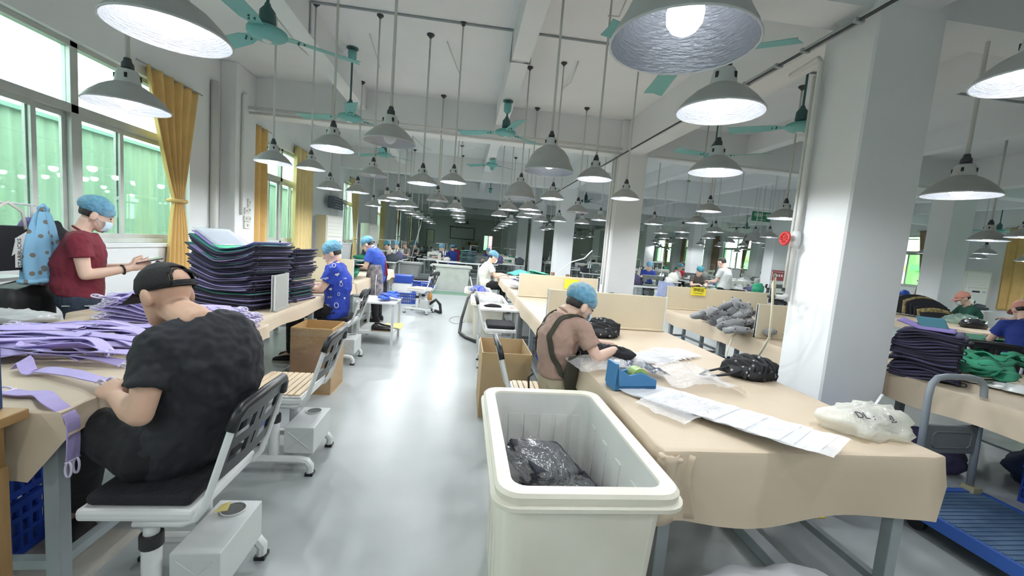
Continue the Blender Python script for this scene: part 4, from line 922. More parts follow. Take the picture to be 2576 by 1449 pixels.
strap([e0, at(60, 990, Z=ZTB+.01), at(105, 990, Z=ZTB+.012), Vector((-1.40, 1.585, ZTB+.016)), Vector((-1.333, 1.575, .735)), Vector((-1.322, 1.57, .66)), Vector((-1.322, 1.565, .58))],
      [(.2, 1, 0)]*4+[(0, 1, 0)]*3, .05, 'lilac strap hanging over the near edge of the left table', hooks=(True, True))
blob('plastic_bag', at(30, 808, Z=ZTB+.002), (.22, .10, .045), milky, 'crumpled clear plastic bag at the back of the near left table', 'plastic bag', 3, .35, 7)
sc_ = root('scissors', at(200, 772, Z=ZTB+.004), 'grey scissors on the far edge of the near left table', 'scissors', rz=.5)
for s in (-1, 1):
    G().tube([(-.09, s*.004, .006), (.02, 0, .006), (.05, -s*.012, .006)], .004, 5).obj('blade', grey_lt, sc_, True); G().tube([(.07+.022*math.cos(2*PI*q/12), -s*.02+.014*math.sin(2*PI*q/12), .006) for q in range(13)], .004, 6).obj('handle', grey_st, sc_, True)
tag(G().box(-.16, .16, -.06, .06, 0, .004).obj('white_board_sheet', metal_w, None, loc=at(235, 768, Z=ZTB+.006)), 'white card sheet beside the strap hooks on the left table', 'card')
# ---- packing table goods
pat = mat('black patterned fabric', (.02, .02, .022), .7, c2=(.02, .02, .022))
def _pat(m):
    nt = m.node_tree; N = nt.nodes; L = nt.links; b = N['Principled BSDF']; tc = N.new('ShaderNodeTexCoord'); v = N.new('ShaderNodeTexVoronoi'); v.inputs['Scale'].default_value = 26; v.feature = 'F1'
    r = N.new('ShaderNodeValToRGB'); e = r.color_ramp.elements; e[0].position = .16; e[0].color = (.34, .34, .35, 1); e[1].position = .26; e[1].color = (.012, .012, .014, 1)
    L.new(tc.outputs['Object'], v.inputs['Vector']); L.new(v.outputs['Distance'], r.inputs[0]); L.new(r.outputs[0], b.inputs['Base Color'])
_pat(pat)
def pleated(c, rz, label, n=11, s=1.0, handle=True):
    r = root('bag_bundle', c, label, 'bag', rz=rz)
    for i in range(n):
        t = i/(n-1)*2-1; a = t*.5
        def fn(u, v):
            q = (v*2-1); w_ = .13*s*(1-.35*abs(t)*abs(q)); return ((u-.5)*.02+.13*s*t+.02*math.sin(v*4+i), q*w_, .012+(.105*s*(1-.45*t*t)*(1-.25*q*q))*u+.012*math.sin(v*8+i*1.7)*u)
        G().grid(fn, 7, 12).obj('folded_layer', pat, r, True, solid=.013)
    blobg((0, 0, 0), (.16*s, .13*s, .05*s), 4, .15, 5).obj('bag_body', pat, r, True)
    if handle:
        G().tube([(-.12*s, -.04, .05), (-.24*s, -.06, .035), (-.34*s, -.03, .02), (-.36*s, .02, .016), (-.3*s, .05, .02), (-.14*s, .04, .05)], .012, 8, flat=.4).obj('handle_loop', black_c, r, True)
    return r
pleated(at(1885, 945, Z=ZTB), .25, 'bundle of black patterned bags with handles near the column', 12, 1.05)
pleated(at(1530, 850, Z=ZTB)+Vector((-.02, .12, 0)), 1.2, 'black patterned bags heaped beside the woman in brown', 11, 1.15, False)
blob('black_bag_heap', at(1500, 905, Z=ZTB)+Vector((.06, .04, 0)), (.2, .1, .06), black_c, 'flat black bags under the hands of the woman in brown', 'bag', 6, .3, 6)
# stacked clear bags fanned in a line
A_, B_ = at(1640, 990, Z=ZTB+.003), at(2010, 1125, Z=ZTB+.003)
for i in range(17):
    t = i/16; p = A_.lerp(B_, t); d = (B_-A_)
    def fs(u, v): return ((u-.5)*.26, (v-.5)*.27, .004+.0025*math.sin(u*9+i*2)+.006*noise.noise((u*5, v*5, i))+.014*u*u)
    o = G().grid(fs, 8, 8).obj('clear_bag', sheet_m, None, True, loc=(p.x, p.y, ZTB+.004+.0022*i)); o.rotation_euler = (0, 0, math.atan2(d.y, d.x)+.05*math.sin(i*2.1))
    tag(o, 'flat clear polythene bag in the fanned row on the packing table', 'plastic bag', 'fanned clear bags on the packing table')
A_, B_ = at(1610, 905, Z=ZTB+.003), at(1705, 890, Z=ZTB+.003)
for i in range(9):
    p = A_.lerp(B_, i/8)
    o = G().grid(lambda u, v: ((u-.5)*.24, (v-.5)*.22, .004+.006*math.sin(u*4+i)+.004*noise.noise((u*5, v*5, i+30))), 7, 7).obj('clear_bag', sheet_m, None, True, loc=(p.x, p.y, ZTB+.004+.0014*i)); o.rotation_euler.z = .2*math.sin(i)
    tag(o, 'flat clear polythene bag in the small pile near the divider', 'plastic bag', 'clear bags in the small pile')
def crumple(c, a, b, hgt, m, label, seed, rz=0, fq=4):
    o = G().grid(lambda u, v: ((u-.5)*2*a*(1+.15*noise.noise((v*3, seed, 1))), (v-.5)*2*b*(1+.15*noise.noise((u*3, seed, 5))), .004+hgt*(.5+.5*noise.noise((u*fq, v*fq, seed))+.35*abs(noise.noise((u*fq*2.5, v*fq*2.5, seed))))*math.sin(PI*min(1, max(.08, u)))**.5), 22, 18).obj('plastic_film', m, None, True, loc=c)
    o.rotation_euler.z = rz; return tag(o, label, 'plastic bag')
crumple(at(1740, 960, Z=ZTB+.002), .2, .2, .09, clear, 'crumpled transparent film lying behind the tape dispenser', 2)
crumple(at(1720, 1030, Z=ZTB+.002), .2, .13, .05, clear, 'wrinkled clear bags in front of the tape dispenser', 5, .5)
crumple(at(1545, 930, Z=ZTB+.002)+Vector((-.06, .0, .005)), .21, .13, .07, clear, 'clear bag hanging over the table edge beside the woman in brown', 8, .15)
tag(crumple(at(1605, 935, Z=ZTB+.02), .15, .1, .06, glassmat('dark film', (.35, .4, .5), .2, .25, .1, (.12, .16, .25), bump=.8, bs=20), 'dark goods inside a clear bag behind the tape dispenser', 9, .2))
ybag = blob('plastic_bag', at(2170, 1085, Z=ZTB), (.185, .115, .08), milky_y, 'yellowish white plastic bag with marker writing on the near table corner', 'plastic bag', 12, .3, 6)
wb_ = text('marker_writing', 'DL 系 包', mat('marker ink', (.06, .06, .07), .6), None, at(2185, 1048, Z=ZTB+.088)+Vector((0, -.03, .01)), .045, (.55, .05, -.1)); wb_.parent = ybag; wb_.location -= ybag.location
sp = G().tube([(0, 0, 0), (.02, 0, .03), (.05, .01, .06)], .007, 6, flat=.4).obj('plastic_strip', milky, None, True, loc=at(2195, 1025, Z=ZTB+.09)-ybag.location); sp.parent = ybag
blob('plastic_bag', at(1515, 800, Z=ZTB)+Vector((.02, .25, 0)), (.11, .1, .15), clear, 'clear plastic bag standing against the first divider', 'plastic bag', 15, .35, 6)
# tape dispenser
td = root('tape_dispenser', at(1590, 975, Z=ZTB), 'blue desktop tape dispenser on the packing table', 'tape dispenser', rz=.12); bl = mat('blue dispenser plastic', (.05, .20, .42), .4)
pr = [(-.13, 0, 0), (.11, 0, 0), (.11, 0, .055), (.02, 0, .095), (-.05, 0, .08), (-.1, 0, .11), (-.125, 0, .13)]
for y in (-.05, .036): G().prism([(a, y, c) for a, b, c in pr], (0, .014, 0)).obj('side_plate', bl, td, bevel=.004)
G().box(-.13, .11, -.05, .05, 0, .03).obj('base', bl, td, bevel=.004); G().prism([(-.135, -.05, .02), (-.1, -.05, .02), (-.115, -.05, .14), (-.13, -.05, .14)], (0, .1, 0)).obj('cutter_arm', bl, td, bevel=.003)
G().tube([(.02, -.032, .07), (.02, .032, .07)], .042, 22).obj('tape_roll', mat('yellow green tape core', (.28, .42, .12), .4), td, 'auto')
# packed goods in the tub
wrap = glassmat('tight clear wrap', (.97, .97, .98), .20, .04, .08, (.85, .87, .9), bump=1.0, bs=30)
gdm = mat('dark packed cloth', (.05, .052, .07), .8, var=.3, vs=9)
for i, (dx, dy, dz, rx, rz, lb) in enumerate(((-.05, .02, .53, .3, .6, 'upper clear packed dark garment leaning in the white tub'), (.03, -.06, .43, .05, .2, 'lower clear packed dark garment in the white tub'), (0, .02, .28, .05, -.2, 'clear packed garment at the bottom of the white tub'))):
    r = root('packed_garment', (.42+dx, 1.62+dy, dz), lb, 'package', rz=rz); r.rotation_euler = (rx, .3 if i == 0 else 0, rz)
    for q in range(4): G().grid(lambda u, v: ((u-.5)*.30, (v-.5)*.19, .012+q*.019+.01*noise.noise((u*4, v*4, q+i*7))), 8, 6).obj('folded_layer', gdm, r, True, solid=.013)
    blobg((0, 0, -.01), (.2, .14, .075), i+20, .2, 8, 30, 18).obj('clear_wrap', wrap, r, True)
# wrapped sheet bale in the foreground
blob('wrapped_bale', at(1985, 1440, Y=1.2)+Vector((0, 0, -.30)), (.40, .2, .17), glassmat('pale wrap', (.9, .9, .92), .15, .6, .2, (.72, .73, .76), bump=.6, bs=14), 'white plastic wrapped bale on the floor before the packing table', 'bale', 31, .08, 5)
# ---- grey plush pieces
pl = mat('grey plush', (.24, .245, .255), .95, var=.15, vs=20, bump=.3, bs=200, obj_var=.35, sheen=.5); pl_e = mat('pale plush edging', (.6, .55, .52), .9)
def plush_mesh(sd):
    g = G(); rr = random.Random(sd); bend = rr.uniform(.6, 1.4)
    rings = []
    for i in range(11):
        t = i/10; x = (t-.5)*.22; w_ = .066*math.sin(PI*(.08+.84*t))**.6; h_ = .038*math.sin(PI*(.08+.84*t))**.5; z = .03+bend*1.1*x*x
        rings.append([Vector((x, w_*math.cos(q), z+h_*math.sin(q)+(.008*math.cos(3*q)))) for q in (2*PI*k/12 for k in range(12))])
    return g.loft(rings)
pm = [plush_mesh(i).mesh('plush', pl, True) for i in range(3)]; em = G().tube([((t/10-.5)*.2, -.035, .045+1.1*((t/10-.5)*.2)**2) for t in range(11)], .006, 6).mesh('opening', bag_k, True); ear = G().prism([(0, 0, 0), (.03, 0, 0), (.02, 0, .04)], (0, .008, 0)).mesh('ear', pl_e)
rp = random.Random(4); C0 = at(1835, 838, Z=ZTB)+Vector((.05, .1, 0))
for i in range(44):
    a = rp.random()*2*PI; q = rp.random()**.6; px_ = q*math.cos(a); py_ = q*math.sin(a); lift = max(0, (1-q)*.24*rp.random()+(1-q)*.05)
    c = (C0.x+.10+px_*.34, C0.y+.12+py_*.5, ZTB+.006+lift)
    r = root('plush_piece', c, 'grey plush piece in the heap on the table behind the packing table', 'plush piece', 'grey plush pieces in the heap'); r.rotation_euler = (rp.uniform(-.7, .7) if lift > .03 else 0, rp.uniform(-.5, .5) if lift > .03 else 0, rp.random()*6)
    for nm, me in (('plush_body', pm[i % 3]), ('opening', em))+((('ear', ear),) if i % 5 == 0 else ()):
        o = bpy.data.objects.new(nm, me); col.objects.link(o); o.parent = r
        if nm == 'ear': o.location = (.03, .02, .06)
o = root('plush_cushion', C0+Vector((.33, .5, .16)), 'large round dark grey plush cushion on top of the heap', 'plush piece'); o.rotation_euler = (-.9, .2, .3); blobg((0, 0, 0), (.15, .11, .035), 2, .06, 3).obj('cushion_body', pl, o, True); G().tube([(.15*math.cos(2*PI*q/24), .11*math.sin(2*PI*q/24), .02) for q in range(25)], .006, 6).obj('piping', bag_k, o, True)
# ---- black and gold bag heap on the right table
gold = mat('gold print fabric', (.45, .34, .12), .6, c2=(.03, .025, .02), vs=18)
hp_ = at(2315, 800, Z=.78)
for i in range(15):
    t = i/14*2-1
    o = G().grid(lambda u, v: ((u-.5)*.05+.02*math.sin(v*5+i), (v-.5)*.5, .03+(.36*(1-.75*t*t))*u*(1-.3*(2*v-1)**2)), 5, 8).obj('gold_print_bag', gold if i % 4 == 1 else black_c, None, True, solid=.025, loc=hp_+Vector((.15+.02*t, .25-.38*t, .005))); o.rotation_euler.z = .9+.3*t
    tag(o, 'black bag with gold print packed upright in the heap at the right', 'bag', 'black and gold bags in the heap')
blob('plastic_bag', at(2420, 815, Z=.78), (.28, .2, .1), glassmat('green tinted film', (.8, .95, .9), .2, .25, .1, (.5, .7, .62), bump=.8), 'clear greenish plastic bag beside the gold print bags', 'plastic bag', 40, .3, 6)
blob('black_bag', at(2412, 818, Z=.78)+Vector((-.1, -.25, 0)), (.2, .12, .09), mat('shiny black plastic', (.02, .02, .022), .25), 'shiny black bag at the end of the right background table', 'bag', 41, .25, 5)
# ---- bags hanging at the left wall
rk = root('coat_rail', (-3.12, 3.0, 0), 'thin metal rail with hanging bags in front of the near window', 'rack')
G().tube([(0, -.9, 1.47), (0, .45, 1.47)], .008, 8).obj('rail', metal_w, rk, True)
for y in (-.85, .42): G().tube([(0, y, 0), (0, y, 1.47)], .012, 8).obj('post', metal_w, rk, True)
for y in (-.85, .42): G().tube([(-.12, y, .012), (.2, y, .012)], .012, 8).obj('foot', metal_w, rk, True)
bbm = mat('light blue printed cloth', (.24, .52, .74), .8, bump=.25, bs=12)
def _bb(m):
    nt = m.node_tree; N = nt.nodes; L = nt.links; b = N['Principled BSDF']; tc = N.new('ShaderNodeTexCoord'); br = N.new('ShaderNodeTexBrick'); br.inputs['Scale'].default_value = 7
    br.inputs['Color1'].default_value = (.20, .45, .68, 1); br.inputs['Color2'].default_value = (.30, .58, .80, 1); br.inputs['Mortar'].default_value = (.24, .52, .74, 1)
    v = N.new('ShaderNodeTexVoronoi'); v.inputs['Scale'].default_value = 19; r = N.new('ShaderNodeValToRGB'); e = r.color_ramp.elements; e[0].position = .3; e[0].color = (1, 1, 1, 1); e[1].position = .34; e[1].color = (0, 0, 0, 1)
    mx = N.new('ShaderNodeMixRGB'); mx.inputs['Color1'].default_value = (.26, .53, .75, 1); mx.inputs['Color2'].default_value = (.20, .19, .17, 1)
    L.new(tc.outputs['Object'], v.inputs['Vector']); L.new(v.outputs['Distance'], r.inputs[0]); L.new(r.outputs[0], mx.inputs['Fac']); L.new(mx.outputs[0], b.inputs['Base Color'])
_bb(bbm)
bt = at(100, 530, X=-3.05); r = root('cloth_bag', (-3.0, bt.y-.03, .93), 'light blue printed cloth bag hanging beside the woman in maroon', 'bag')
def fbag(u, v):
    z = v*.5; w_ = .035+.12*(1-v)**.6*(1-.3*(1-v)**4); q = 2*PI*u; off = -.04*(1-v)
    return ((.55*w_+.01*math.sin(6*q+v*4))*math.cos(q)*.8, off+(w_+.012*math.sin(5*q+v*6))*math.sin(q), z)
G().grid(fbag, 40, 18).obj('bag_cloth', bbm, r, True); G().ell((0, -.04, .01), (.07, .15, .03)).obj('bag_bottom', bbm, r, True)
G().tube([(0, -.02, .5), (0, -.03, .52), (0, 0, .545), (0, .03, .52), (0, .02, .49)], .014, 8).obj('handle', bbm, r, True)
tb = at(25, 600, X=-3.05); r = root('tote_bag', (-3.1, 3.16, 1.02), 'black tote bag with off white handles and printed side', 'bag')
G().prism([(0, -.16, 0), (0, .13, 0), (0, .15, .3), (0, -.18, .3)], (.09, 0, 0)).obj('bag_body', black_c, r, bevel=.01)
G().tube([(.09, -.12, .28), (.1, -.11, .4), (.1, -.02, .455), (.1, .07, .4), (.09, .1, .28)], .012, 8, flat=.5).obj('handle', mat('off white webbing', (.62, .60, .54), .8), r, True)
G().prism([(.092, .0, .1), (.092, .14, .2), (.092, .14, .29), (.092, .03, .22)], (.003, 0, 0)).obj('white_flap', metal_w, r)
o = G().prism([(.092, .02, .02), (.092, .075, .02), (.092, .08, .22), (.092, .025, .22)], (.002, 0, 0)).obj('print_panel', mat('print white', (.7, .7, .68), .7), r)
text('print_lettering', 'STARBUCKS', mat('sign black', (.02, .02, .02), .6), r, (.0955, .05, .12), .036, (PI/2, -PI/2, PI/2), .0005)
blob('purple_pouch', at(70, 570, X=-3.12)+Vector((0, 0, -.12)), (.05, .07, .12), bag_p, 'purple pouch hanging behind the light blue printed bag', 'bag', 50, .1, 3)
_j = blob('dark_jacket', at(130, 590, X=-3.13)+Vector((0, 0, -.2)), (.06, .13, .2), black_c, 'dark jacket hanging behind the woman in maroon', 'jacket', 51, .15, 4)
G().tube([(0, -.04, .28), (0, -.06, .4), (.005, -.08, 1.475-_j.location.z), (-.01, -.09, 1.46-_j.location.z)], .006, 6).obj('hanger_hook', grey_st, _j, True)
st = root('storage_stand', (-3.46, 3.0, 0), 'low pale stand carrying bags below the near window', 'stand'); G().box(-.17, .14, -.7, .65, .9, .925).obj('stand_top', metal_w, st)
for s in (-.14, .11):
    for t in (-.65, .6): G().cbox((s, t, .45), .03, .03, .9).obj('leg', metal_w, st)
blob('brown_bundle', (-3.42, 2.85, .926), (.12, .2, .07), mat('brown striped cloth', (.18, .13, .10), .8, var=.5, vs=20, stretch=(1, 1, 8)), 'brown striped bundle on the stand under the tote bag', 'bundle', 52, .2, 5)
r = root('black_sack', (-3.14, 3.33, .0), 'large black sack below the light blue printed bag', 'bag')
G().loft([[p+Vector((.01*math.sin(p.y*40), .012*math.sin(z*9+p.x*30), .02*math.sin(p.y*25) if z > .8 else 0)) for p in rrect(.115*k, .165*k, .04*k, z)] for z, k in ((0, .8), (.1, .95), (.5, 1.0), (.8, 1.06), (.88, 1.0), (.90, .7))]).obj('sack_body', mat('black woven plastic', (.02, .02, .02), .6, var=.4, vs=12), r, True)
blob('pink_cloth', at(108, 705, X=-3.06)+Vector((0, 0, -.04)), (.04, .04, .07), mat('pink cloth', (.72, .36, .42), .8), 'pink cloth sticking out of the black sack', 'cloth', 54, .2, 5)
# gloves, shoes, yellow cloth at the low white side table
glv = mat('bright blue cloth', (.03, .12, .62), .6, var=.2, vs=12)
for i in range(9):
    o = G().grid(lambda u, v: ((u-.5)*.16, (v-.5)*.12, .02+.035*abs(noise.noise((u*4, v*4, i*3.3)))), 9, 8).obj('blue_glove', glv, None, True, solid=.008, loc=(-1.0+R.uniform(-.08, .1), 5.78+i*.045, .585+.006*i)); o.rotation_euler = (R.uniform(-.2, .2), R.uniform(-.2, .2), R.random()*6)
    tag(o, 'bright blue cloth glove heaped on the low white side table', 'glove', 'blue gloves on the side table')
for i, (x, y) in enumerate(((745, 728), (780, 728), (740, 718), (790, 733))):
    o = G().grid(lambda u, v: ((u-.5)*.2, (v-.5)*.16, .015+.04*abs(noise.noise((u*3, v*4, i*5.3)))), 9, 8).obj('blue_cloth', glv, None, True, solid=.008, loc=at(x, y, Z=ZTB+.01)); o.rotation_euler.z = i*1.3
    tag(o, ['blue cloth under the hands of the woman in printed shirt', 'blue cloth lying on the table edge before the printed shirt', 'blue cloth behind the printed shirt woman\'s hands', 'blue cloth nearest the elbow of the printed shirt woman'][i], 'cloth')
shm = mat('glossy black leather', (.015, .014, .014), .2)
for i, (y, lb) in enumerate(((5.72, 'shiny black shoe on the lower shelf, nearer one'), (5.86, 'shiny black shoe on the lower shelf, farther one'))):
    r = root('shoe', (-1.05, y, .181), lb, 'shoe'); G().loft([[Vector((x, w_*math.cos(q), .012+h_*(.5+.5*math.sin(q)))) for q in (2*PI*k/12 for k in range(12))] for x, w_, h_ in ((-.13, .02, .05), (-.11, .035, .075), (-.04, .038, .07), (.03, .042, .05), (.09, .042, .04), (.125, .02, .025))]).obj('upper', shm, r, True)
    G().box(-.13, .125, -.04, .04, 0, .012).obj('sole', mat('brown sole', (.2, .13, .08), .6), r)
tag(G().grid(lambda u, v: ((u-.5)*.26, (v-.5)*.34, .004+.012*math.sin(u*6)*math.sin(v*5)-(.1*max(0, u-.78)*4)**1.4*.5), 12, 10).obj('yellow_cloth', mat('yellow rag', (.78, .70, .30), .8), None, True, solid=.004, loc=(-.95, 6.08, .186)), 'yellow cloth on the lower shelf of the low white side table', 'cloth')
blob('plastic_bag', (-2.15, 4.75, ZTB), (.2, .24, .13), clear, 'crumpled clear plastic bag on the table before the cream divider', 'plastic bag', 60, .35, 6)
blob('plastic_bag', (-1.62, 3.25, .26), (.14, .1, .1), milky, 'plastic bag on the blue crate under the left table', 'plastic bag', 61, .3, 6)
# goods on farther tables
def pile(x, y, z, n, cols, label, group, sp=.4, sz=.3, seed=0):
    rr = random.Random(seed)
    for i in range(n):
        m_ = rr.choice(cols); o = G().grid(lambda u, v: ((u-.5)*sz, (v-.5)*sz*.7, .02+.05*abs(noise.noise((u*3, v*3, i*2.3+seed)))), 8, 6).obj('cloth_piece', m_, None, True, solid=.012, loc=(x+rr.uniform(-sp, sp), y+rr.uniform(-sp, sp), z+.012*i*(1-.3*rr.random())))
        o.rotation_euler = (rr.uniform(-.25, .25), rr.uniform(-.25, .25), rr.random()*6); tag(o, label, 'cloth', group)
dkc = mat('dark slate cloth', (.035, .045, .055), .8, obj_var=.5)
pile(-2.1, 7.0, ZTB, 14, (dkc, dkc, grn), 'dark or green cloth piece piled before the standing woman in blue', 'cloth pieces on the third left table', .35, .4, 3)
pile(-1.85, 8.4, ZTB, 12, (dkc, bag_t), 'dark green cloth piece at the end of the third left table', 'dark cloth at the table end', .3, .35, 5)
pile(1.45, 8.8, ZTB, 14, (bag_n, grn_l, bag_t), 'green or navy cloth in the heap before the woman in white', 'cloth heap before the woman in white', .3, .4, 6)
pile(1.2, 6.9, ZTB, 8, (milky, bag_p), 'plastic or lilac bag beside the divider with the yellow card', 'bags beside the yellow card divider', .3, .4, 7)
pile(3.3, 6.2, ZTB, 10, (milky, sheet_m, dkc), 'plastic wrapped goods behind the long divider', 'wrapped goods behind the long divider', .4, .45, 8)
tag(G().prism([(-.15, 0, 0), (.13, 0, -.02), (.17, .05, .22), (-.1, .05, .26)], (0, .02, 0)).obj('checked_cloth', mat('blue checked cloth', (.35, .42, .72), .8, c2=(.5, .56, .8), vs=25), None, loc=(3.35, 6.6, ZTB+.06)), 'pale blue checked cloth standing in the wrapped goods', 'cloth')
blob('black_bag', (2.35, 6.4, 0.0), (.25, .25, .55), mat('black bin bag', (.012, .012, .014), .35), 'knotted black bin bag in front of the second column', 'bag', 70, .12, 4)
blob('liner_bag', (.45, 6.55, .45), (.2, .4, .16), clear, 'clear liner bag in the white tub beside the right tables', 'plastic bag', 71, .25, 5)
blob('blue_bag', (.3, 8.0, .4), (.17, .3, .17), mat('royal blue plastic', (.02, .05, .35), .35), 'royal blue bag in the tub near the woman in white', 'bag', 72, .15, 5)
sc2 = root('scissors', (.62, 5.55, .622), 'orange handled scissors on the white side table', 'scissors', rz=.4)
for s in (-1, 1):
    G().tube([(-.07, s*.004, .005), (.02, 0, .005), (.05, -s*.012, .005)], .004, 5).obj('blade', grey_lt, sc2, True); G().tube([(.065+.02*math.cos(2*PI*q/12), -s*.018+.013*math.sin(2*PI*q/12), .005) for q in range(13)], .004, 6).obj('handle', mat('orange plastic', (.7, .25, .12), .4), sc2, True)
blob('black_cloth', (.42, 5.6, .62), (.12, .05, .025), black_c, 'black cloth strip on the white side table', 'cloth', 73, .3, 5)

# dark goods stored under the right hand table
for i in range(7):
    blob('dark_bundle', (3.35+.28*(i % 3), .7+.3*i, .16), (.19, .2, .15), (bag_n, dkc, mat('navy stored cloth', (.02, .035, .10), .8))[i % 3], 'dark cloth bundle stored on the low shelf under the right hand table', 'cloth', 80+i, .2, 4, 18, 'dark bundles under the right table')
sh5 = root('low_shelf', (3.8, 1.55, 0), 'grey low shelf board under the right hand table', 'shelf'); G().box(-.55, .55, -1.35, 1.35, .145, .159).obj('shelf_board', grey_st, sh5)
for s_ in (-.5, .5):
    for t_ in (-1.3, 0, 1.3): G().cbox((s_, t_, .0725), .04, .04, .145).obj('shelf_foot', grey_st, sh5)
# =====================================================================  PEOPLE
net_m = mat('blue bouffant net', (.20, .50, .72), .6, var=.3, vs=40, bump=.7, bs=40, alpha=.70); mask_m = mat('pale blue mask', (.55, .70, .80), .8, bump=.15, bs=30)
mask_w = mat('white mask', (.78, .78, .74), .8)
HEAD = [(.0, .02, .080, .045), (.014, .036, .087, .02), (.04, .051, .088, -.03), (.07, .061, .087, -.068), (.10, .068, .087, -.088), (.13, .074, .088, -.099), (.16, .075, .085, -.101), (.19, .067, .07, -.088), (.21, .048, .044, -.06), (.222, .02, .012, -.026)]
def ringsF(F, O, u, rows, n=18, infl=0):
    out = []
    for h, w_, f, b in rows:
        c = (f+b)/2; d = (f-b)/2+infl; ww = w_+infl
        out.append([O+F @ Vector((ww*math.cos(2*PI*k/n), c+d*math.sin(2*PI*k/n), h-u)) for k in range(n)])
    return out
def frame(fwd, up):
    f = Vector(fwd).normalized(); u = Vector(up); u = (u-f*u.dot(f)).normalized(); s = f.cross(u); return Matrix((s, f, u)).transposed()   # columns: right, forward, up
def hand(g, wr, d, nrm, s=1.0, curl=.5, side=1, spread=.12):
    """palm and five fingers; d = pointing dir, nrm = back-of-hand normal; side=+1 thumb on d x nrm side"""
    d = Vector(d).normalized(); nrm = Vector(nrm); nrm = (nrm-d*nrm.dot(d)).normalized(); t = d.cross(nrm)*side
    wr = Vector(wr); rings = []
    for q, w_, th in ((-.03, .025, .021), (0, .027, .02), (.03, .037, .018), (.07, .041, .016), (.088, .036, .012)):
        c = wr+d*q*s; rings.append([c+t*(w_*s*math.cos(a))+nrm*(th*s*math.sin(a)) for a in (2*PI*k/12 for k in range(12))])
    g.loft(rings)
    for i, (o, L_) in enumerate(((.030, .068), (.010, .076), (-.011, .071), (-.031, .055))):
        p = wr+d*.078*s+t*o*s; dd = (d+t*(spread*(1.5-i)*.5)).normalized(); pts = [p-d*.02*s, p]; ang = .15+curl*.4
        for k, f in enumerate((.45, .32, .23)):
            v = dd*math.cos(ang)-nrm*math.sin(ang); pts.append(pts[-1]+v*L_*f*s); ang += curl*(.9 if k == 0 else .7)
        g.limb(pts, [.0095*s, .0095*s, .0088*s, .0082*s, .007*s], 8)
    b = wr+d*.02*s+t*.03*s; v = (d*.75+t*.75-nrm*.2).normalized(); v2 = (d*1.0+t*.15-nrm*.3*curl).normalized()
    g.limb([b-t*.01*s, b+v*.034*s, b+v*.034*s+v2*.03*s, b+v*.034*s+v2*.052*s], [.014*s, .012*s, .0105*s, .0085*s], 8)
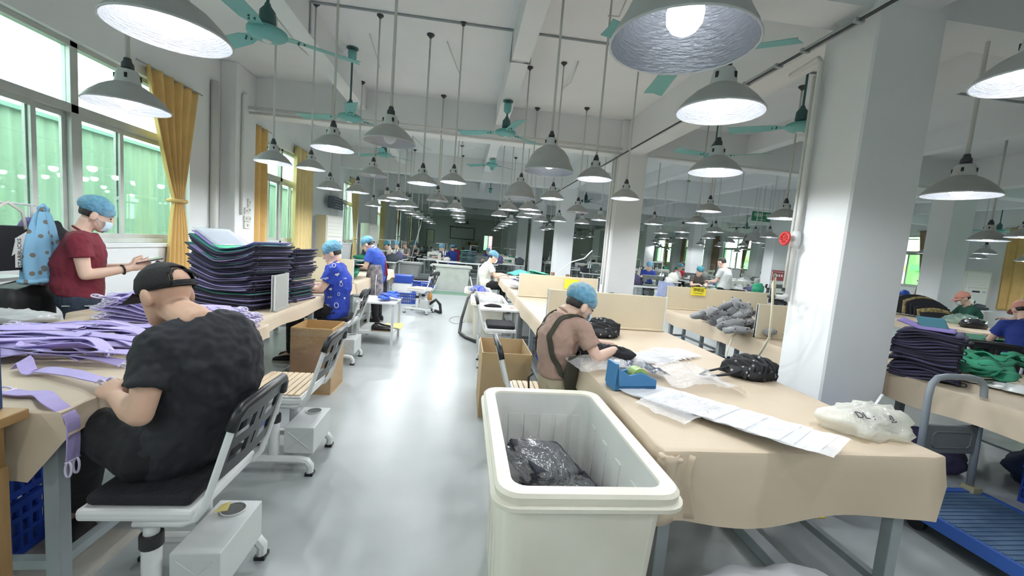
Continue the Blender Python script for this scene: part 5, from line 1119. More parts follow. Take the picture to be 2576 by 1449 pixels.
def person(label, J, shirt, trousers, vox=.008, skinm=None, head='net', mask=None, sleeve=.55, s=1.0, female=True, hem=-.06, shoes=None, wob=.006, fat=1.0, capm=None, belly=0, hair=True, legs=True, netm=None):
    base = Vector((Vector(J['hip']).x, Vector(J['hip']).y, 0)); r = root('person', base, label, 'person'); q = {k: (Vector(v)-base if k not in ('face', 'up', 'lhd', 'rhd', 'lhn', 'rhn', 'hside') else Vector(v)) for k, v in J.items() if k != 'curl'}
    skinm = skinm or skin_l; hip, neck = q['hip'], q['neck']; mid = q.get('mid', (hip+neck)/2)
    sh = (q['rsho']-q['lsho']).normalized(); hs = q.get('hside', sh); hs = Vector(hs).normalized()
    def sp(t):
        return hip*(1-t)*(1-t)+mid*2*t*(1-t)+neck*t*t if 0 <= t else hip+(hip-mid).normalized()*(-t)*.5
    rows = [(-.30, .10, .075), (-.2, .155, .11), (-.06, .168, .122), (.1, .16, .118), (.25, .142 if female else .152, .108), (.45, .148 if female else .162, .112), (.65, .16 if female else .175, .118), (.8, .158 if female else .178, .105), (.9, .13 if female else .15, .082), (.97, .085, .066), (1.03, .055, .055)]
    def torso(infl, t0=-.3, t1=2, sc=1.0):
        R_ = []
        for t, w_, d_ in rows:
            if t < t0-1e-6 or t > t1: continue
            c = sp(t); tan = (sp(t+.02)-sp(t-.02)).normalized(); sd = hs.lerp(sh, max(0, min(1, t))).normalized(); sd = (sd-tan*sd.dot(tan)).normalized(); fw = tan.cross(sd)
            if female and .4 < t < .75: dfw = .018
            else: dfw = 0
            if .0 <= t < .5: dfw += belly
            R_.append([c+sd*((w_*fat*s+infl)*sc*math.copysign(abs(math.cos(a))**.85, math.cos(a)))+fw*(((d_+ (dfw if -math.sin(a) > 0 else 0))*fat*s+infl)*sc*math.sin(a)) for a in (2*PI*k/20 for k in range(20))])
        return R_
    F = frame(q['face'], q['up']); HO = q['head']; hu = .105; hsz = s*1.0
    Fs = F*hsz
    g = G(); g.loft(ringsF(Fs, HO, hu, HEAD)); 
    nk = HO+Fs @ Vector((0, -.025, -.05)); g.limb([neck+(neck-nk)*.25, neck.lerp(nk, .5), nk], [.062*s, .052*s, .054*s])
    for sd in (-1, 1): g.ell(HO+Fs @ Vector((sd*.082, -.012, -.002)), (.015*s, .024*s, .038*s), F.to_4x4(), 10, 7)
    g.limb([HO+Fs @ Vector((0, .088, .028)), HO+Fs @ Vector((0, .100, -.004)), HO+Fs @ Vector((0, .102, -.018))], [.008*s, .0115*s, .0135*s], 8)
    g.ell(HO+Fs @ Vector((0, .083, -.055)), (.024*s, .012*s, .011*s), F.to_4x4(), 10, 6)
    for sd in (-1, 1): g.ell(HO+Fs @ Vector((sd*.03, .078, .036)), (.02*s, .012*s, .008*s), F.to_4x4(), 8, 6)
    g.loft(torso(-.012))
    for k in ('l', 'r'):
        S_, E_, W_ = q[k+'sho'], q[k+'elb'], q[k+'wri']
        g.limb([S_, S_.lerp(E_, .35), S_.lerp(E_, .8), E_], [.052*s*fat, .046*s*fat, .039*s*fat, .037*s])
        g.limb([E_, E_.lerp(W_, .3), E_.lerp(W_, .75), W_], [.037*s, .039*s*fat, .031*s, .026*s])
        hd = q.get(k+'hd', (W_-E_)); hn = q.get(k+'hn', Vector((0, 0, 1))); hand(g, W_+Vector(hd).normalized()*.02*s, hd, hn, s*.98, J.get('curl', .5), 1 if k == 'l' else -1)
        if legs: g.limb([q[k+'hip'], q[k+'kne'], q[k+'ank']], [.07*s, .045*s, .033*s]); g.limb([q[k+'ank'], q[k+'toe']], [.033*s, .025*s])
    remeshed(g, 'body', skinm, r, vox, 3)
    # face details
    ey = G()
    for sd in (-1, 1):
        e = G().ell(HO+Fs @ Vector((sd*.031, .0815, .018)), (.0135*s, .006*s, .0055*s), F.to_4x4(), 10, 6).obj('eye', mat('eye dark', (.03, .022, .02), .3), r, True)
        G().limb([HO+Fs @ Vector((sd*.016, .0885, .037)), HO+Fs @ Vector((sd*.034, .087, .041)), HO+Fs @ Vector((sd*.05, .077, .036))], [.0028*s, .0032*s, .002*s], 6).obj('eyebrow', hairm, r, True)
    if not mask: G().ell(HO+Fs @ Vector((0, .0885, -.056)), (.022*s, .006*s, .0055*s), F.to_4x4(), 10, 6).obj('lips', mat('lips', (.50, .22, .19), .5), r, True)
    # hair
    if hair:
        h = G(); HR = [(.085, .071, -.005, -.093), (.11, .077, .02, -.103), (.14, .08, .05, -.108), (.17, .08, .078, -.108), (.2, .07, .07, -.092), (.222, .045, .04, -.055), (.232, .02, .012, -.025)]
        h.loft(ringsF(Fs, HO, hu, HR)); remeshed(h, 'hair', hairm, r, max(vox, .009), 2, .002, 60)
    if head == 'net':
        h = G(); NR = [(.128, .085, .070, -.103), (.138, .096, .091, -.125), (.165, .106, .098, -.142), (.20, .105, .088, -.142), (.235, .09, .066, -.118), (.262, .06, .03, -.08), (.274, .025, -.005, -.045)]
        NR = [(a*.94+.006, b*.95, c*.98, d*.93) for a, b, c, d in NR]
        h.loft(ringsF(Fs, HO, hu, NR)); o = remeshed(h, 'hair_net', netm or net_m, r, max(vox, .009), 3, .006, 26)
        bd = []
        for i in range(25):
            a = 2*PI*i/24; bd.append(HO+Fs @ Vector((.083*math.cos(a), -.012+.093*math.sin(a), .030-.004*math.sin(a))))
        G().tube(bd, .005, 6).obj('elastic_band', netm or net_m, r, True)
    if head in ('cap', 'capback'):
        cm_ = capm or black_c; h = G(); rows_ = [(.125, .083, .090, -.106), (.15, .086, .092, -.110), (.18, .081, .083, -.104), (.205, .066, .06, -.082), (.226, .04, .03, -.045), (.235, .012, .004, -.014)]
        rg = ringsF(Fs, HO, hu, rows_, 32); b0 = len(h.v)
        for x in rg: h.v += x
        for i in range(len(rg)-1):
            for j in range(32):
                k2 = (j+1) % 32; back = abs(((j+.5)/32*2*PI)-1.5*PI)
                if head == 'cap' and 0 < i < 3 and back < (0, .52, .36)[i]: continue
                h.f.append((b0+i*32+j, b0+i*32+k2, b0+(i+1)*32+k2, b0+(i+1)*32+j))
        h.f.append(tuple(b0+(len(rg)-1)*32+j for j in range(32))); h.obj('cap_crown', cm_, r, True, solid=.004)
        def vz(u, v):
            a = (u*2-1)*1.15; rr_ = .088+v*.085*math.cos(a*.9); return HO+Fs @ Vector(((.083+v*.012)*math.sin(a)/math.sin(1.15)*.98, rr_*math.cos(a)+.004, .026-v*.022-.02*(abs(a)/1.15)**2*0))
        G().grid(vz, 14, 6).obj('visor', cm_, r, True, solid=.004)
        if head == 'cap':
            G().tube([HO+Fs @ Vector((.0855*math.cos(a), -.008+.101*math.sin(a), .026)) for a in (1.5*PI+(-.6+.12*i) for i in range(11))], .011, 8, flat=.3).obj('back_strap', cm_, r, True)
            G().tube([HO+Fs @ Vector((.052*math.cos(a), -.108+.03*math.sin(a)**2, .046+.042*math.sin(a))) for a in (PI*i/10 for i in range(11))], .005, 6).obj('opening_edge', cm_, r, True)
            G().lathe([(.008, .0), (.006, .006), (.001, .008)], 10).xf(Matrix.Translation(HO+Fs @ Vector((0, 0, .132))) @ F.to_4x4()).obj('cap_button', cm_, r, True)
    if mask:
        def mf(u, v):
            a = (u*2-1); z = -.088+v*.082; x = a*.066; y = .104-.036*a*a-.012*(2*v-1)**2+.010*(1-a*a)*v; return HO+Fs @ Vector((x, y, z-.006*a*a))
        o = G().grid(mf, 14, 10).obj('face_mask', mask, r, True, solid=.003)
        for sd in (-1, 1):
            for z in (-.08, -.012): G().tube([HO+Fs @ Vector((sd*.064, .068, z)), HO+Fs @ Vector((sd*.079, .02, -.01+z*.2)), HO+Fs @ Vector((sd*.083, -.012, .012 if z > -.05 else -.02))], .0016, 5).obj('ear_loop', mask, o, True)
        for z in (-.03, -.048, -.066): G().tube([HO+Fs @ Vector((a*.05, .1055-.034*a*a*.6, z)) for a in (-1, -.5, 0, .5, 1)], .0011, 5).obj('pleat', mask, o, True)
    # shirt
    g = G(); g.loft(torso(.012, hem-.14 if hem < -.1 else hem, .98))
    for k in ('l', 'r'):
        S_, E_ = q[k+'sho'], q[k+'elb']; c_ = sp(.82)
        g.limb([S_.lerp(c_, .55), S_], [.085*s*fat, .068*s*fat]); e = S_.lerp(E_, sleeve); g.tube([S_.lerp(c_, .3), S_, S_.lerp(E_, sleeve*.5), e], [.072*s*fat, .067*s*fat, .064*s*fat, .066*s*fat], 14)
        if sleeve > .9: W_ = q[k+'wri']; g.limb([E_, E_.lerp(W_, .8)], [.056*s, .042*s])
    remeshed(g, 'shirt', shirt, r, max(vox, .008), 4, wob, 16)
    cl = G().tube([neck+(neck-nk)*.05+(F @ Vector((.062*s*math.cos(a), .058*s*math.sin(a)+.002, -.004-.016*math.sin(a)))) for a in (2*PI*i/20 for i in range(21))], .008*s, 6).obj('collar', shirt, r, True)
    if legs:
        g = G(); g.loft(torso(.004, -.3, .12))
        for k in ('l', 'r'):
            g.limb([hip.lerp(q[k+'hip'], .6), q[k+'hip'], q[k+'hip'].lerp(q[k+'kne'], .6), q[k+'kne']], [.1*s*fat, .1*s*fat, .084*s*fat, .07*s*fat]); g.limb([q[k+'kne'], q[k+'kne'].lerp(q[k+'ank'], .35), q[k+'ank'].lerp(q[k+'kne'], .08)], [.069*s, .066*s, .056*s])
        remeshed(g, 'trousers', trousers, r, max(vox, .009), 4, .005, 14)
        sm_ = shoes or black_c
        for k in ('l', 'r'):
            A_, T_ = q[k+'ank'], q[k+'toe']; d = (T_-A_); d.z = 0; d.normalize(); sd = Vector((-d.y, d.x, 0)); o0 = Vector((A_.x, A_.y, 0))
            rings = [[o0+d*x+sd*(w_*math.cos(a))+Vector((0, 0, .014+h_*(.5+.5*math.sin(a)))) for a in (2*PI*i/14 for i in range(14))] for x, w_, h_ in ((-.075, .02, .06), (-.06, .036, .09), (0, .04, .095), (.06, .044, .075), (.12, .048, .055), (.165, .04, .04), (.185, .02, .025))]
            sh_ = G().loft(rings).obj('shoe', sm_, r, True)
            G().loft([[o0+d*(x+.01*(i*0))+sd*w_*t+Vector((0, 0, z)) for x, w_, t in ((-.078, .03, -1), (-.078, .03, 1), (.05, .047, 1), (.13, .05, 1), (.19, .022, 1), (.19, .022, -1), (.13, .05, -1), (.05, .047, -1))] for i, z in enumerate((.0, .02))]).obj('sole', mat('shoe sole', (.30, .28, .22), .7), sh_)
    return r, q, F, HO, sp, torso
def lj(J, M): return {k: (M @ Vector(v) if k not in ('face', 'up', 'lhd', 'rhd', 'lhn', 'rhn', 'curl') else (M.to_3x3() @ Vector(v) if k != 'curl' else v)) for k, v in J.items()}
UP = Vector((0, 0, 1)); DN = Vector((0, 0, -1))
cam_tee = mat('charcoal black t-shirt', (.020, .021, .027), .85, var=.25, vs=5, bump=.25, bs=14); blk_tr = mat('black trousers', (.010, .010, .012), .85, bump=.25, bs=12)
# --- seated man in black
J = dict(hip=(-1.02, 1.69, .62), mid=(-.86, 1.72, .86), neck=at(478, 800, Y=1.70), head=at(418, 745, Y=1.78), face=(-.92, .30, -.30), up=(-.34, .12, 1),
 lsho=at(395, 872, Y=1.56), rsho=at(585, 852, Y=1.82), lelb=at(352, 1045, Y=1.46), lwri=at(292, 1000, Y=1.585), relb=(-1.12, 2.05, .80), rwri=(-1.26, 1.86, .80), lhd=(-.55, .42, .12), rhd=(-.3, -.9, .0), lhn=(-.3, -.5, .8), rhn=(-.3, 0, 1),
 hside=(.35, .9, 0), lhip=(-1.08, 1.58, .60), rhip=(-1.02, 1.80, .60), lkne=at(225, 1068, Y=1.72), rkne=(-1.42, 2.02, .60), lank=(-1.55, 1.93, .10), rank=(-1.5, 2.2, .10), ltoe=(-1.74, 2.0, .03), rtoe=(-1.7, 2.28, .03), curl=.9)
J['lank'] = at(205, 1270, Y=1.93); J['ltoe'] = Vector((-1.75, 2.02, .03))
person('man in black T-shirt and black mesh cap seated bent over the left table', {k: (Vector(v) if k != 'curl' else v) for k, v in J.items()}, cam_tee, blk_tr, .0065, skin, 'cap', None, .62, 1.03, False, -.2, mat('dark grey trainers', (.05, .047, .045), .7, var=.4, vs=30), wob=.012, fat=1.04, capm=mat('black mesh cap', (.012, .012, .013), .8, bump=.5, bs=260), hair=False)
# --- standing woman in maroon with a phone
fd = Vector((.76, .62, 0)); sdv = Vector((.62, -.76, 0))      # her right side faces the camera
T0 = Vector((-2.84, 3.45, 0))
J = dict(hip=T0+UP*.86, mid=T0+UP*1.06+fd*.03, neck=T0+UP*1.315+fd*.02, head=T0+UP*1.425+fd*.095, face=fd*.93+DN*.36, up=fd*.36+UP,
 rsho=T0+UP*1.245+sdv*.165+fd*.0, lsho=T0+UP*1.245-sdv*.165, relb=T0+UP*1.0+sdv*.20+fd*.03, rwri=T0+UP*1.045+sdv*.13+fd*.27, lelb=T0+UP*1.0-sdv*.2+fd*.04, lwri=T0+UP*1.05-sdv*.02+fd*.27,
 rhd=fd+UP*.35-sdv*.2, lhd=fd+UP*.3+sdv*.15, rhn=sdv*.8-UP*.2, lhn=-sdv*.8-UP*.3, hside=sdv, rhip=T0+UP*.82+sdv*.09, lhip=T0+UP*.82-sdv*.09, rkne=T0+UP*.46+sdv*.09+fd*.02, lkne=T0+UP*.46-sdv*.09+fd*.02, rank=T0+UP*.09+sdv*.1, lank=T0+UP*.09-sdv*.1, rtoe=T0+UP*.03+sdv*.1+fd*.14, ltoe=T0+UP*.03-sdv*.1+fd*.14, curl=.35)
mar = mat('maroon t-shirt', (.19, .018, .035), .85, var=.2, vs=7, bump=.2, bs=20)
_, q, F, HO, _, _ = person('woman in a maroon T-shirt and blue hair net reading a phone behind the left table', J, mar, mat('dark blue jeans', (.035, .05, .08), .85, var=.3, vs=9, bump=.2, bs=60), .007, skin_l, 'net', mask_m, .5, .98, True, -.06, wob=.005, fat=1.05, belly=.035)
rt = [o for o in col.objects if o.name.startswith('person') and o.type == 'EMPTY'][-1]
g = G(); w0 = q['relb'].lerp(q['rwri'], .86); ax = (q['rwri']-q['relb']).normalized(); u_ = ax.cross(UP).normalized(); v_ = ax.cross(u_)
g.tube([w0+u_*.034*math.cos(2*PI*i/16)+v_*.034*math.sin(2*PI*i/16) for i in range(17)], .007, 6).obj('bracelet', black_p, rt, True)
ph = root('phone', J['rwri']+fd*.125+UP*.065-sdv*.06, 'dark tablet phone held by the woman in maroon', 'phone'); Mp = frame(fd*.95+UP*.25, UP-fd*.3)
G().box(-.075, .075, -.085, .085, -.005, .005, Mp.to_4x4()).obj('case', mat('reddish phone case', (.10, .04, .04), .4), ph); G().box(-.07, .07, -.08, .08, .005, .0065, Mp.to_4x4()).obj('screen', mat('phone glass', (.35, .33, .33), .15), ph)
# --- seated woman in printed blue T-shirt
blue_t = mat('royal blue t-shirt', (.02, .055, .42), .8, var=.15, vs=6, bump=.2, bs=14)
T0 = Vector((-1.40, 4.86, 0)); fd = Vector((-.98, -.08, 0)).normalized(); sdv = Vector((fd.y, -fd.x, 0))   # right side of her body
J = dict(hip=T0+UP*.62, mid=T0+UP*.85-fd*.03, neck=T0+UP*1.115+fd*.04, head=at(836, 640, Y=4.86), face=fd*.93+DN*.34, up=fd*.3+UP,
 lsho=T0+UP*1.04-sdv*.16, rsho=T0+UP*1.04+sdv*.16, lelb=T0+UP*.83-sdv*.2+fd*.12, lwri=T0+UP*.835-sdv*.12+fd*.36, relb=T0+UP*.83+sdv*.2+fd*.12, rwri=T0+UP*.835+sdv*.06+fd*.36, lhd=fd+DN*.15+sdv*.25, rhd=fd+DN*.15-sdv*.2,
 hside=sdv, lhip=T0+UP*.6-sdv*.09, rhip=T0+UP*.6+sdv*.09, lkne=T0+UP*.58-sdv*.1+fd*.42, rkne=T0+UP*.58+sdv*.1+fd*.42, lank=T0+UP*.1-sdv*.1+fd*.42, rank=T0+UP*.1+sdv*.1+fd*.42, ltoe=T0+UP*.03-sdv*.1+fd*.58, rtoe=T0+UP*.03+sdv*.1+fd*.58, curl=.5)
_, q, F, HO, sp, _ = person('woman in a royal blue T-shirt with white prints seated at the left tables', J, blue_t, blk_tr, .008, skin_l, 'net', None, .6, .98, True, -.2, wob=.007, fat=1.12)
rt = [o for o in col.objects if o.name.startswith('person') and o.type == 'EMPTY'][-1]; wp = mat('white print', (.72, .74, .80), .7)
from mathutils.bvhtree import BVHTree
tmp_shirt = [o for o in rt.children if o.name.startswith('shirt')][0]
BVH = BVHTree.FromPolygons([v.co for v in tmp_shirt.data.vertices], [tuple(p.vertices) for p in tmp_shirt.data.polygons])
def decal(shirt, base, o_, d_, kind, sz, rot=0, parent=None):
    """raised print: shape cast on to the shirt surface along d_"""
    loc, nn, _, _ = BVH.ray_cast(Vector(o_)-base, Vector(d_))
    if loc is None: return
    loc = loc+nn*.004; u = nn.cross(UP).normalized(); v = u.cross(nn)*-1; u, v = u*math.cos(rot)+v*math.sin(rot), v*math.cos(rot)-u*math.sin(rot)
    if isinstance(kind, str) and len(kind) > 1 and kind not in ('heart', 'ring', 'rabbit'):
        o = text('print_word', kind, wp, parent, loc, sz, (0, 0, 0), .0006); M = Matrix((-u, v*-1 if v.z < 0 else v, nn)).transposed(); o.rotation_euler = Matrix((-u if True else u, v if v.z > 0 else -v, nn)).transposed().to_euler(); return
    if kind == 'heart': o = G(); o.prism([loc+u*sz*(.8*math.sin(t)**3)+v*sz*(.05*(13*math.cos(t)-5*math.cos(2*t)-2*math.cos(3*t)-math.cos(4*t)))*(1 if v.z > 0 else -1) for t in (2*PI*i/24 for i in range(24))], nn*.0015); o.obj('print_heart', wp, parent)
    else:
        pts = [loc+u*sz*.5*math.cos(2*PI*i/16)+v*sz*.7*math.sin(2*PI*i/16) for i in range(17)]; G().tube(pts, sz*.09, 5).obj('print_ring', wp, parent)
        if kind == 'rabbit':
            for sgn in (-1, 1): G().tube([loc+u*sgn*sz*.2+v*(-sz*.7), loc+u*sgn*sz*.35-v*sz*1.4, loc+u*sgn*sz*.1-v*sz*1.3, loc+u*sgn*sz*.05-v*sz*.7], sz*.08, 5).obj('print_ear', wp, parent)
pr_spots = [(840, 668, 'ring', .035, 0), (848, 690, 'heart', .03, .3), (818, 700, 'oogle', .035, .2), (858, 715, 'rabbit', .03, .2), (832, 727, 'heart', .022, .4), (852, 740, 'ring', .025, 0), (830, 748, 'YOU', .03, .2), (868, 700, 'me', .03, .1), (822, 768, 'YOU', .032, .1), (846, 768, 'ring', .04, .2), (815, 715, 'ring', .02, 0), (866, 750, 'heart', .02, 0), (832, 672, 'YO', .02, 0)]
for x, y, kd, sz, ro in pr_spots:
    d_ = CR*((x-W/2)/FPX)+CD*((y-H/2)/FPX)+CF; decal(tmp_shirt, rt.location, Vector((0, 0, CH)), d_.normalized(), kd, sz, ro, rt)
# --- standing woman in plain blue with apron
T0 = Vector((-1.43, 7.2, 0)); fd = Vector((-.97, .1, 0)).normalized(); sdv = Vector((fd.y, -fd.x, 0)); ln = fd*.10
J = dict(hip=T0+UP*.80, mid=T0+UP*1.0-fd*.02, neck=T0+UP*1.24+ln, head=at(925, 617, Y=7.2), face=fd*.85+DN*.5, up=fd*.5+UP,
 lsho=T0+UP*1.17-sdv*.16+ln*.8, rsho=T0+UP*1.17+sdv*.16+ln*.8, lelb=T0+UP*.93-sdv*.19+fd*.14, lwri=T0+UP*.92-sdv*.1+fd*.37, relb=T0+UP*.93+sdv*.19+fd*.14, rwri=T0+UP*.92+sdv*.06+fd*.37, lhd=fd+sdv*.2, rhd=fd-sdv*.2,
 hside=sdv, lhip=T0+UP*.78-sdv*.09, rhip=T0+UP*.78+sdv*.09, lkne=T0+UP*.44-sdv*.09, rkne=T0+UP*.44+sdv*.09, lank=T0+UP*.09-sdv*.1-fd*.03, rank=T0+UP*.09+sdv*.1-fd*.03, ltoe=T0+UP*.03-sdv*.1+fd*.12, rtoe=T0+UP*.03+sdv*.1+fd*.12, curl=.6)
blue2 = mat('bright blue t-shirt', (.045, .11, .56), .8, var=.15, vs=6, bump=.2, bs=14)
_, q, F, HO, sp, tor = person('standing woman in a plain blue shirt with a patterned apron and red strap', J, blue2, blk_tr, .009, skin_l, 'net', None, .62, .97, True, -.2, wob=.006, fat=1.05)
rt = [o for o in col.objects if o.name.startswith('person') and o.type == 'EMPTY'][-1]
apm = mat('patterned apron cloth', (.10, .09, .12), .8, c2=(.42, .38, .40), vs=16); redm = mat('dark red strap', (.32, .03, .07), .7)
def apron(q, sp, sdv, fd, rt, m, z0, z1, infl=.03, wrap=1.9, s=1.0, bib=None, w0=.17, d0=.13):
    hipz = q['hip']
    def fn(u, v):
        a = (u*2-1)*wrap*(1-.25*max(0, v-.6)); z = z0+v*(z1-z0); t = (z-hipz.z)/max(.01, (q['neck'].z-hipz.z)); c = sp(max(-.3, min(1, t))) if t > -.3 else Vector((hipz.x, hipz.y, z)); fl = infl+.03*(1-v)
        return Vector((c.x, c.y, z))+Vector(sdv)*math.sin(a)*(w0*s+fl*.6)+Vector(fd)*math.cos(a)*(d0*s+fl)
    G().grid(fn, 20, 14).obj('apron', m, rt, True, solid=.004)
apron(q, sp, sdv, fd, rt, apm, .42, .98, .03, 2.5)
G().tube([q['neck']-fd*.06+DN*.02-sdv*.10, sp(.8)-fd*.135-sdv*.07, sp(.4)-fd*.15+sdv*.0, sp(0)-fd*.15+sdv*.04], .014, 8, flat=.3, up=(0, 1, 0)).obj('apron_strap', redm, rt, True)
G().tube([q['neck']-fd*.06+DN*.02+sdv*.10, sp(.8)-fd*.135+sdv*.05, sp(.4)-fd*.15-sdv*.03, sp(0)-fd*.15-sdv*.08], .014, 8, flat=.3, up=(0, 1, 0)).obj('apron_strap', redm, rt, True)
G().tube([sp(.05)-sdv*.205-fd*.05, sp(-.3)-sdv*.22-fd*.06, Vector((sp(-.3).x, sp(-.3).y, .45))-sdv*.21-fd*.06], .02, 8, flat=.25, up=(1, 0, 0)).obj('white_apron_edge', metal_w, rt, True)
# --- seated woman in brown with olive apron
T0 = Vector((.66, 2.60, 0)); fd = Vector((.94, .22, 0)).normalized(); sdv = Vector((fd.y, -fd.x, 0)); ln = fd*.05
J = dict(hip=T0+UP*.62-fd*.02, mid=T0+UP*.84-fd*.06, neck=T0+UP*1.055+ln*.3, head=at(1458, 772, Y=2.58), face=fd*.9+DN*.42, up=fd*.42+UP,
 rsho=T0+UP*.985+sdv*.155+ln, lsho=T0+UP*.985-sdv*.155+ln, relb=at(1502, 900, Y=2.42), rwri=at(1545, 880, Y=2.58), lelb=T0+UP*.82-sdv*.18+fd*.2, lwri=at(1538, 868, Y=2.72), rhd=Vector((.5, .45, -.35)), lhd=Vector((.75, -.25, -.25)), rhn=Vector((.3, -.4, .8)), lhn=Vector((.3, 0, 1)),
 hside=sdv, rhip=T0+UP*.6+sdv*.09, lhip=T0+UP*.6-sdv*.09, rkne=T0+UP*.58+sdv*.11+fd*.4, lkne=T0+UP*.58-sdv*.11+fd*.4, rank=T0+UP*.1+sdv*.1+fd*.38, lank=T0+UP*.1-sdv*.1+fd*.38, rtoe=T0+UP*.03+sdv*.1+fd*.55, ltoe=T0+UP*.03-sdv*.1+fd*.55, curl=.75)
brn = mat('dusty pink brown t-shirt', (.40, .26, .21), .85, var=.12, vs=6, bump=.2, bs=14); olive = mat('dark olive apron', (.045, .042, .028), .8, bump=.15, bs=14)
_, q, F, HO, sp, tor = person('woman in a dusty brown T-shirt and olive apron packing bags at the right', J, brn, mat('beige trousers', (.48, .41, .29), .85, var=.12, vs=7, bump=.2, bs=12), .007, skin_l, 'net', mask_m, .62, .96, True, .1, wob=.007, fat=.92)
rt = [o for o in col.objects if o.name.startswith('person') and o.type == 'EMPTY'][-1]
apron(q, sp, sdv, fd, rt, olive, .52, .82, .022, 1.75, .95)
def over(side, rt, m):
    """apron strap from the front over the shoulder and crossing the back"""
    sd = sdv*side; c = sp
    pts = [c(.5)+fd*.15+sd*.11, c(.78)+fd*.125+sd*.115, c(.93)+fd*.05+sd*.10+UP*.045, c(.93)-fd*.075+sd*.09+UP*.015, c(.7)-fd*.135+sd*.10, c(.42)-fd*.12+sd*.145, c(.2)-fd*.04+sd*.175, c(.05)+fd*.05+sd*.178]
    so = [o for o in rt.children if o.name.startswith('shirt')][0]; bv = BVHTree.FromPolygons([v.co for v in so.data.vertices], [tuple(p.vertices) for p in so.data.polygons]); P2 = []; S2 = []
    for i in range(len(pts)-1):
        for t in (0, .33, .67):
            a = bv.find_nearest(pts[i].lerp(pts[i+1], t)); P2.append(a[0]+a[1]*.007); S2.append(a[1])
    ribbon(P2, [(P2[min(i+1, len(P2)-1)]-P2[max(i-1, 0)]).cross(S2[i]) for i in range(len(P2))], .035, .003, 2).obj('apron_strap', m, rt, 'auto')
over(1, rt, olive); over(-1, rt, olive)
G().tube([sp(.05)-fd*.14-sdv*.05, sp(-.02)-fd*.16-sdv*.08, sp(-.2)-fd*.17-sdv*.07], .007, 6).obj('apron_tie', olive, rt, True)
# --- far and mid workers in canonical poses
def worker(label, x, y, rz, shirt, head='net', z=0, stand=False, mask=None, capm=None, vox=.016, s=1.0, lean=.06, tr=None, arms=True, sk=None, netm=None):
    if stand: J = dict(hip=(0, 0, .84), mid=(0, -.02, 1.04), neck=(0, lean*.6, 1.29), head=(0, lean+.06, 1.41), lsho=(-.165, lean*.5, 1.22), rsho=(.165, lean*.5, 1.22), lelb=(-.2, .1, .97), relb=(.2, .02, .95), lwri=(-.1, .3, .95), rwri=(.2, .1, .72), lhd=(.2, 1, 0), rhd=(0, .2, -1), rhn=(1, 0, 0), lhip=(-.09, 0, .82), rhip=(.09, 0, .82), lkne=(-.09, .01, .45), rkne=(.09, .01, .45), lank=(-.1, -.03, .09), rank=(.1, -.03, .09), ltoe=(-.1, .12, .03), rtoe=(.1, .12, .03))
    else: J = dict(hip=(0, 0, .62), mid=(0, -.05, .85), neck=(0, lean, 1.07), head=(0, lean+.075, 1.18), lsho=(-.165, lean, 1.0), rsho=(.165, lean, 1.0), lelb=(-.21, .17, .80), relb=(.21, .17, .80), lwri=(-.08, .36, .84), rwri=(.08, .36, .84), lhd=(.15, 1, -.1), rhd=(-.15, 1, -.1), lhip=(-.09, .02, .6), rhip=(.09, .02, .6), lkne=(-.1, .42, .58), rkne=(.1, .42, .58), lank=(-.1, .4, .1), rank=(.1, .4, .1), ltoe=(-.1, .56, .03), rtoe=(.1, .56, .03))
    J.update(face=(0, .92, -.38), up=(0, .38, 1), curl=.5); M = Matrix.Translation((x, y, z)) @ Matrix.Rotation(rz, 4, 'Z') @ Matrix.Scale(s, 4)
    J = lj(J, M); return person(label, J, shirt, tr or blk_tr, vox, sk or skin_l, head, mask, .6, s, True, -.2 if not stand else -.06, capm=capm, wob=.004, netm=netm)
wt = mat('white t-shirt', (.70, .69, .62), .85, bump=.15, bs=14); navy = mat('navy t-shirt', (.018, .04, .24), .85); gry = mat('grey t-shirt', (.34, .36, .34), .85); dgreen = mat('dark green t-shirt', (.015, .09, .06), .85); pinkc = mat('salmon cap cloth', (.70, .32, .25), .8); beige = mat('taupe shirt', (.30, .27, .24), .85); redt = mat('red t-shirt', (.45, .03, .05), .85)
worker('woman in a white T-shirt and white mask seated in the aisle beyond the tubs', .47, 8.95, -PI/2+.1, wt, mask=mask_w, vox=.01)
pm_ = at(1825, 690, Y=9.6); worker('standing man in white and grey T-shirt far behind the yellow sign', pm_.x, 9.6, .5, mat('white grey t-shirt', (.62, .64, .62), .85), head='none', stand=True, s=1.04, vox=.012)
worker('worker in a dark green shirt and salmon cap at the right background table', 8.75, 6.25, 1.0, dgreen, 'capback', capm=pinkc, mask=mask_w, vox=.013)
worker('worker in bright blue with a blue cap before the right hand curtain', 9.55, 5.85, .2, blue2, 'capback', capm=mat('light blue cap', (.15, .36, .52), .8), vox=.013, z=.06)
worker('worker in navy blue with a salmon cap at the right edge', 6.5, 4.08, -.5, navy, 'capback', capm=pinkc, vox=.012)
teal_n = mat('teal hair net', (.05, .22, .28), .8, bump=.5, bs=40)
